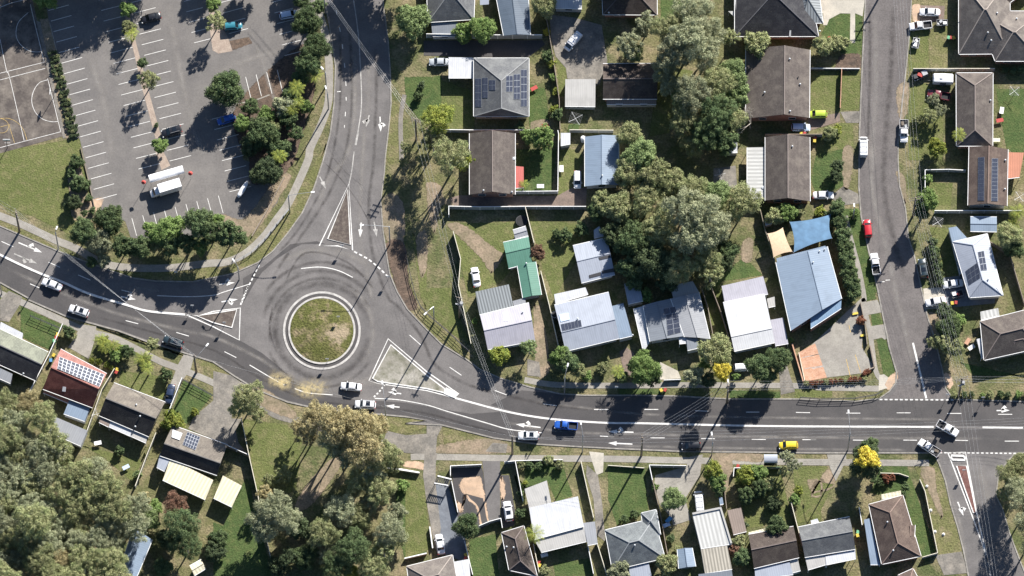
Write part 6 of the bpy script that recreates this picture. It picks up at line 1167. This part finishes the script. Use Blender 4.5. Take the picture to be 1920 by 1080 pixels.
# x, y, radius, colour, size, height factor
for t in [
 (238,18,15,'l','mid',1.6),(241,52,14,'w','mid',1.6),(267,118,10,'g','small',1.6),(279,150,21,'w','gums',1.5),(300,273,15,'l','mid',1.4),(293,235,5,'g','small'),(404,40,20,'w','gums',1.7),(399,8,14,'l','mid',1.6),(424,168,35,'g','big',1.1),
 (576,40,28,'g','big',1.2),(593,87,27,'g','big',1.2),(578,118,25,'g','big',1.2),(562,150,16,'g'),(598,12,14,'g'),(568,2,16,'g'),(532,200,21,'o','mid',1.1),(470,200,17,'g'),(455,232,17,'l','mid'),(490,250,30,'g','big',1.1),(540,222,20,'g','mid',1),(521,282,24,'g','mid',1),(556,250,14,'g','mid'),(502,322,27,'k','big',1),(470,275,20,'k','mid',1),(575,200,13,'l','mid'),(500,215,17,'l','mid',1),(545,180,16,'g','mid'),(480,330,14,'k','mid'),(512,240,14,'w','mid'),
 (143,304,14,'g','mid',.8),(134,324,10,'g','small'),(147,345,17,'g','mid',.9),(138,380,16,'k','mid',.9),(166,372,8,'g','small'),(162,345,9,'g','small'),(158,400,7,'g','small'),(173,395,7,'g','small'),
 (157,435,26,'g','big',1),(204,412,28,'g','big',1),(188,453,24,'o','big',1),(232,462,23,'g','mid',1.1),(262,462,22,'g','mid',1.2),(282,430,15,'l','mid',1.2),(308,437,25,'l','big',1.1),(328,424,22,'l','mid',1.2),(320,460,22,'g','mid',1.1),(372,416,27,'g','big',1.1),(396,438,22,'g','mid',1.1),(375,463,15,'l','mid'),(428,438,25,'g','mid',1.1),(452,447,13,'g','mid'),(406,414,14,'l','mid'),(350,455,18,'g','mid'),(290,460,15,'w','mid'),(172,492,11,'g','small',1.5),(195,488,13,'o','mid',1.3),
 (774,38,33,'t','big',1.1),(905,55,25,'l','big',1),(868,62,20,'l','mid',.8),(1021,8,24,'w','big',1.2),(1213,44,26,'o','gums',1.6),(1182,82,28,'o','gums',1.5),(1190,100,18,'t','mid',1.3),
 (822,222,31,'v','gum',1.5),(812,262,26,'w','gums',1.5),(845,292,36,'w','gum',1.4),(868,302,20,'v','gums',1.3),(800,238,16,'w','gums',1.4),(760,278,13,'w','gums',1.6),(757,305,10,'w','gums',1.4),(795,300,14,'w','gums'),
 (1016,258,24,'l','mid',.9),(990,255,14,'l','mid',.8),(1040,205,9,'v','small'),(1034,120,9,'v','small'),(1037,145,8,'l','small'),(1042,172,8,'v','small'),(1026,105,12,'g','small'),(1025,60,7,'y','small'),(1045,215,12,'g','small'),(976,238,10,'g','small'),(785,180,9,'g','small',.9),(790,160,8,'k','small'),
 (1300,25,38,'o','gum',2),(1255,55,34,'w','gum',2),(1290,70,40,'o','gum',2.1),(1335,60,28,'o','gum',2),(1262,100,36,'o','gum',1.9),(1320,100,34,'o','gum',1.9),(1370,70,18,'w','gums',2),(1419,82,25,'w','mid',1.1),(1245,130,26,'o','gum',1.8),
 (1372,140,30,'t','big',1.3),(1384,180,24,'t','mid',1.4),(1345,155,34,'w','gum',1.7),(1300,175,38,'o','gum',1.7),(1345,210,38,'g','gum',1.6),(1285,225,32,'w','gum',1.6),(1325,250,34,'g','gum',1.5),(1372,225,26,'w','big',1.4),(1258,158,24,'o','gum',1.7),(1300,272,24,'w','gum',1.4),(1280,190,22,'t','mid',1.8),(1360,265,24,'g','mid',1.5),
 (1182,252,24,'w','big',1.4),(1203,292,32,'t','big',1.4),(1230,330,32,'w','big',1.5),(1180,325,30,'w','big',1.3),(1215,375,34,'w','gum',1.3),(1160,390,30,'w','big',1.1),(1265,345,28,'w','big',1.6),(1300,355,30,'w','gum',1.8),(1285,390,40,'o','gum',1.9),(1320,405,42,'o','gum',1.9),(1342,365,28,'t','big',1.6),(1300,440,40,'o','gum',1.8),(1345,425,30,'o','gum',1.8),(1395,375,34,'w','gum',1.5),(1370,400,26,'w','gum',1.5),
 (1240,430,38,'w','gum',1.2),(1190,450,34,'g','big',1.1),(1225,490,36,'k','big',1),(1275,500,34,'w','gum',1.3),(1325,480,28,'w','gum',1.5),(1150,440,24,'k','mid',1),(1332,512,26,'w','gums',1.4),(1130,380,24,'w','mid',1),(1118,395,18,'g','mid'),(1250,530,20,'k','mid',.9),(1180,500,22,'g','mid'),(1365,470,20,'g','mid',1.1),(1211,555,14,'l','small'),(1190,530,16,'g','mid'),(1360,490,18,'k','mid'),
 (1453,405,18,'w','mid',.8),(1477,400,19,'l','mid',.8),(1498,395,12,'w','small'),(1537,397,11,'v','small'),(1570,392,15,'g','mid'),(1557,405,13,'g','small'),(1575,418,16,'g','mid',1),(1580,440,17,'g','mid',1),(1584,462,17,'g','mid',1),(1588,485,18,'g','mid',1),(1592,508,18,'g','mid',1),(1597,530,18,'g','mid',1),(1600,550,15,'g','mid',1),(1588,565,9,'k','small'),(1572,385,12,'g','small'),(1603,400,9,'l','small'),
 (1545,86,20,'w','mid',.9),(1565,82,16,'w','mid',.9),(1582,80,13,'w','small'),(1556,250,14,'w','mid',.8),(1570,243,9,'v','small'),(1570,312,13,'k','mid',1.1),(1568,332,13,'k','mid',1.1),(1750,188,14,'o','gums',1.5),(1764,206,14,'o','gums',1.4),(1745,218,16,'w','gums',1.2),(1720,225,10,'w','small'),(1757,277,18,'v','mid',.9),(1740,335,9,'l','small'),(1738,375,22,'l','mid',1.9),(1730,398,14,'g','mid',2.2),
 (1893,442,24,'w','big',1.2),(1900,465,20,'g','mid',1),(1748,455,10,'k','small'),(1751,470,10,'g','small'),(1754,485,11,'k','small'),(1757,500,10,'g','small'),(1760,515,10,'k','small'),(1763,528,8,'g','small'),(1772,585,17,'k','mid',1.1),(1780,615,23,'g','big',1.2),(1788,650,20,'w','mid',1.2),(1750,643,14,'w','gums',1.5),(1770,640,16,'w','gums'),(1800,600,12,'l','small'),(1614,601,9,'r','small',.8),(1900,132,7,'g','small'),(1915,130,8,'g','small'),(1885,130,7,'g','small'),
 (1343,658,31,'w','big',1),(1321,683,11,'l','small'),(1354,697,17,'y','mid',2.4),(1302,706,19,'o','mid',1.1),(1328,712,15,'k','mid',1),(1424,688,25,'g','big',1.1),(1460,674,24,'g','big',1.1),(1440,704,16,'g','mid'),(1208,694,28,'l','big',.9),(1205,668,14,'l','mid'),(1190,685,14,'g','small'),(1380,706,7,'l','small'),(1482,638,6,'l','small'),(1225,710,14,'g','small'),
 (936,666,20,'v','mid',.8),(992,652,17,'t','gums',1.8),(1052,668,20,'l','mid',1.1),(1064,680,22,'g','mid',1),(1085,694,14,'w','mid'),(1008,474,15,'h','mid',1),(1060,441,13,'g','small'),(1045,438,9,'g','small'),(1090,430,14,'g','small'),(890,602,6,'l','small'),(1130,690,12,'w','small'),(1100,705,10,'l','small'),(1165,705,14,'g','small'),
 (240,660,13,'g','mid',1.2),(217,668,12,'l','small'),(310,703,13,'g','small'),(322,790,21,'v','mid',.8),(128,622,12,'g','small'),(138,632,7,'w','small'),(185,678,6,'v','small'),(172,676,6,'v','small'),(200,684,6,'v','small'),(210,690,6,'v','small'),(195,640,10,'v','small'),(225,655,9,'l','small'),(286,645,12,'w','small',1.6),(205,650,10,'g','small'),(365,773,8,'v','small'),(224,845,9,'g','small'),(258,890,9,'t','small'),(175,700,6,'l','small'),
 (467,745,31,'w','gum',1.7),(447,765,20,'w','gums',1.5),(482,775,18,'w','gums',1.5),(592,785,32,'b','gum',2.2),(628,792,38,'b','gum',2.2),(575,815,22,'b','gums',1.8),(672,800,38,'b','gum',2.1),(702,802,28,'b','gum',2),(628,828,30,'o','gum',2),(680,840,38,'b','gum',2.1),(717,850,32,'w','gum',1.9),(735,870,22,'w','gums',1.7),(700,880,26,'o','gums',1.8),(650,850,26,'o','gums',2),(560,800,16,'b','gums',1.9),
 (711,920,30,'w','gum',1.5),(672,905,28,'w','gum',1.4),(640,955,30,'o','gum',1.4),(672,968,26,'w','gum',1.2),(733,995,30,'o','gum',1.6),(720,1030,26,'w','gums',1.5),(606,1000,30,'w','gum',1.3),(664,1030,36,'g','gum',1.2),(700,1062,28,'w','gum',1.3),(572,1045,24,'g','big',.9),(630,1062,28,'g','gum',1.2),(612,1040,18,'o','gums',1.3),(515,955,36,'o','gum',1.7),(495,985,32,'o','gum',1.6),(540,975,26,'o','gum',1.6),(560,990,22,'k','mid',1),(498,925,18,'b','gums',1.7),(695,945,20,'o','gums',1.5),(660,1075,14,'v','mid',1.4),(530,890,18,'w','gums',.8),(505,900,14,'w','gums',.8),(540,1045,20,'k','gums',1.2),
 (410,1010,18,'g','mid',.8),(402,1035,20,'k','mid',.8),(745,960,20,'o','gums',1.6),(520,1060,20,'k','mid',.8),(750,1010,15,'w','gums',1.3),(755,910,12,'l','small'),
 (875,987,24,'g','big',.95),(977,962,10,'g','small'),(1028,863,10,'w','small'),(1049,872,9,'w','small'),(1010,874,8,'g','small'),(993,873,8,'g','small'),(978,872,8,'w','small'),(1021,1071,11,'w','small'),(985,905,5,'v','small'),(975,925,6,'g','small'),
 (1262,936,22,'t','big',1),(1251,1058,20,'w','mid',.9),(1162,1074,22,'o','mid',.9),(1337,882,18,'v','mid',1.1),(1345,902,17,'l','mid',1),(1348,920,12,'g','mid',1),(1398,892,19,'v','mid',.8),(1424,886,16,'l','mid',.8),(1400,930,17,'g','mid',.8),(1426,916,17,'g','mid',.8),(1440,905,13,'w','small'),(1412,915,12,'w','small'),(1450,945,14,'k','mid',.5),(1475,855,13,'o','gums',2.6),(1487,872,15,'o','gums',2.4),(1470,885,12,'w','gums',1.2),(1490,938,11,'l','small'),(1497,920,9,'v','small'),
 (1457,988,20,'g','mid',.9),(1392,1045,17,'g','mid',.9),(1385,1015,13,'w','small'),(1378,1030,12,'h','small'),(1228,914,8,'l','small'),(1190,965,9,'g','small'),(1258,1010,8,'g','small'),(1270,1030,7,'w','small'),(1480,1000,7,'l','small'),(1395,985,8,'k','small'),(1170,975,9,'g','small'),
 (1625,870,29,'k','big',1.25),(1625,861,22,'y','mid',2.2),(1632,836,17,'g','mid',1.7),(1612,850,14,'k','mid',1.8),(1662,898,9,'r','small'),(1673,895,7,'r','small'),(1650,905,8,'g','small'),(1693,925,7,'g','small'),(1698,912,8,'g','small'),
 (1892,888,24,'w','gum',1.6),(1912,870,22,'w','gum',1.6),(1905,915,24,'o','gum',1.7),(1925,940,30,'o','gum',1.8),(1885,925,16,'w','gums',1.5),(1940,985,34,'o','gum',1.9),(1950,1040,34,'o','gum',1.9),(1638,900,7,'g','small'),
 (305,1064,18,'g','mid',.8),(328,945,24,'h','gum',1.6),(338,985,34,'g','gum',1.5),(350,1020,30,'g','gum',1.4),(318,1010,22,'k','mid',1.1),(280,975,20,'t','mid',1),(290,950,14,'l','mid',.8),(268,935,16,'b','gums',1.5)]:
    tree(*t)
# off-frame trees whose shadows fall into the picture
for t in [(170,-95,46,'g','big',1.7),(225,-105,46,'g','big',1.7),(120,-80,40,'g','big',1.6),(270,-80,34,'g','big',1.5),(85,-3,22,'l','mid',1.5),(55,-60,40,'g','big',1.4),(395,-60,26,'g','big',1.4),(465,-30,24,'g','mid',1.4),(745,-75,48,'g','big',1.7),(700,-95,40,'g','big',1.5),(1090,-80,38,'g','big',1.4),(1160,-45,38,'g','big',1.3),(560,-40,26,'g','mid',1.2),(1130,-20,14,'g','mid',1)]: tree(*t)
# the gum forest at the bottom left
rf = random.Random(5); spots = []
poly = [(-45,745),(15,735),(55,745),(92,785),(112,835),(150,860),(185,868),(220,905),(255,935),(262,965),(285,1000),(262,1040),(235,1110),(-45,1110)]
def inside(x, y, P):
    c = False
    for i in range(len(P)):
        (x1,y1),(x2,y2) = P[i-1], P[i]
        if (y1 > y) != (y2 > y) and x < (x2-x1)*(y-y1)/(y2-y1)+x1: c = not c
    return c
yy = 752; row = 0
while yy < 1110:
    xx = -35+(row % 2)*22
    while xx < 290:
        x = xx+rf.uniform(-9,9); y = yy+rf.uniform(-8,8)
        if inside(x, y, poly): spots.append((x, y))
        xx += 43
    yy += 33; row += 1
for x, y in spots:
    if 225 < x < 290 and y > 1020: continue
    tree(x, y, rf.uniform(25,33), rf.choice('owowowb'), 'gum', rf.uniform(1.7,2.3), word='forest')
tree(65,975,36,'w','gum',2.5,word='forest')
for x, y, r_, h_ in ((197,650,14,3.5),(188,636,12,3),(268,672,17,5),(276,690,14,5),(215,648,12,3.5),(556,165,17,5.5),(590,143,16,5),(523,292,15,5),(548,205,12,4.5),(1158,695,14,4.5),(1798,252,14,4),(1908,398,17,5),(1900,420,12,4),(1002,1000,19,6.5),(982,345,10,2.5),(245,68,12,4.5),(250,60,10,4),(560,190,13,5)): palm(x, y, r_, h_)
# garden bed shrubs along the court: each one an own plant
for i in range(20):
    for j in range(3):
        t_ = i/19; cx = 98+t_*40+j*6.2-6+(i % 2)*2+random.uniform(-1.1,1.1); cy = 100+t_*155-j*1.5+random.uniform(-1.3,1.3)
        tree(cx, cy, random.uniform(3,4.9), 'k' if (i*3+j) % 5 else 'w', 'small', .7, 'shrub', word='bed')
for i, (x, y) in enumerate([(1512+k*9.2, 719-k*.75) for k in range(13)]+[(1622,700),(1628,696)]): tree(x, y, random.uniform(4,6), 'r' if i % 4 else 'w', 'small', .6)
for i in range(9): tree(1788+i*17+(i % 2)*3, 741-(i % 3), random.uniform(5,8), 'wgkl'[i % 4], 'small', .8)
# dead tree
P = W(1408,225,5); e = empty('bare_tree', (P.x,P.y,0), 0, 'leafless pale tree between the long brown gable roof and the grove', 'tree'); mb = MB(); r = random.Random(3)
def br(p, d, L, t, k):
    q = p+d*L; mb.tube([p, (p+q)/2+Vector((r.uniform(-.1,.1)*L, r.uniform(-.1,.1)*L, 0)), q], [t, t*.8, t*.6], 5, cap=False)
    if k:
        for _ in range(3 if k > 1 else 4): br(q, (d+Vector((r.uniform(-.9,.9), r.uniform(-.9,.9), r.uniform(-.3,.4)))).normalized(), L*.68, t*.55, k-1)
br(Vector((0,0,0)), Vector((0,0,1)), 3, .16, 0); 
for _ in range(5): br(Vector((0,0,3)), Vector((r.uniform(-1,1), r.uniform(-1,1), .6)).normalized(), 1.8, .09, 3)
mb.build('branches', M['bark_pale'], e)
# ---------------------------------------------------------------- labels for the plants
LM = [(n, x, y) for n, x, y in LAND]+[('the white box truck',308,353),('the roundabout island',603,620),('the planter strip',268,160),('the north footpath',560,300),('the basketball court',60,160),('the caravan',1768,150),('the blue shade sail',1520,440),('the sand shade sail',1462,460),('the parking court',1560,660),
 ('the bus shelter',1444,868),('the corner power pole',1798,745),('the car park corner',400,450),('the open grass field',80,340),('the corner lawn',1665,660),('the transformer pole',860,590),('the long centre line',1300,797),('the shady gum grove',1290,330),('the tall timber fence',480,900),('the south track',640,880),
 ('the south east street',1880,940),('the blue-grey driveway',830,960),('the peach gravel yard',885,930),('the black car',1295,838),('the red parked car',1627,428),('the dirt yard',1090,110),('the north road top',680,30),('the triple crossarm pole',772,230)]
CN = dict(g='mid green', o='grey olive', b='bronze brown', l='light green', y='yellow flowering', r='reddish', k='very dark green', v='yellow-green', t='pale soft green', w='olive green', h='brownish', p='fan-leaved')
ORD = ['first','second','third','fourth','fifth','sixth','seventh','eighth','ninth','tenth','eleventh','twelfth']
def rel(dx, dy):
    a = math.degrees(math.atan2(-dy, dx)) % 360
    return ['east of','north-east of','north of','north-west of','west of','south-west of','south of','south-east of'][int(((a+22.5) % 360)//45)]
B = {}; BED = [T for T in TREES if T[6] == 'bed']; NUM = 'one two three four five six seven eight nine ten eleven twelve thirteen fourteen fifteen sixteen seventeen eighteen nineteen twenty'.split()
for T in TREES:
    e, x, y, rp, col, size, word = T
    kind = 'palm' if size == 'palm' else 'gum tree' if size.startswith('gum') else 'shrub' if size == 'small' else 'tree'
    szw = '' if size == 'palm' else ('tiny ' if rp < 7 else 'small ' if rp < 13 else '' if rp < 24 else 'large ')
    e['category'] = 'palm' if size == 'palm' else 'shrub' if size == 'small' else 'tree'
    if word == 'bed':
        e['group'] = 'shrubs in the garden bed beside the court'; k = BED.index(T); e['label'] = f'tiny {CN[col].replace("very ","")} shrub in the court garden bed, {["left","middle","right"][k % 3]} of row {NUM[k//3]}'; continue
    if not (0 <= x <= 1920 and 0 <= y <= 1080):
        ed = 'top' if y < 0 else 'left' if x < 0 else 'right' if x > 1920 else 'bottom'
        base = f'{szw}{CN[col]} {kind} just beyond the {ed} edge'
        B.setdefault(base, []).append(T); continue
    if word == 'forest':
        e['group'] = 'gum trees of the dense bottom left stand'
        base = f'{CN[col]} {kind} in the {"upper" if y < 850 else "middle" if y < 960 else "lower"} {"left" if x < 85 else "inner" if x < 170 else "right"} of the bottom left stand'
        B.setdefault(base, []).append(T); continue
    n, lx, ly = min(LM, key=lambda q: (q[1]-x)**2+(q[2]-y)**2)
    base = f'{szw}{CN[col]} {kind} {rel(x-lx, y-ly)} {n}'
    B.setdefault(base, []).append(T)
for base, Ts in B.items():
    if len(Ts) == 1: Ts[0][0]['label'] = base
    else:
        hor = max(t[1] for t in Ts)-min(t[1] for t in Ts) >= max(t[2] for t in Ts)-min(t[2] for t in Ts)
        Ts.sort(key=lambda t: t[1] if hor else t[2])
        for i, t in enumerate(Ts):
            t[0]['label'] = base+f', {ORD[min(i,11)]} from {"left" if hor else "top"}'
            if 'group' not in t[0]: t[0]['group'] = base.replace('tree','trees').replace('shrub','shrubs')
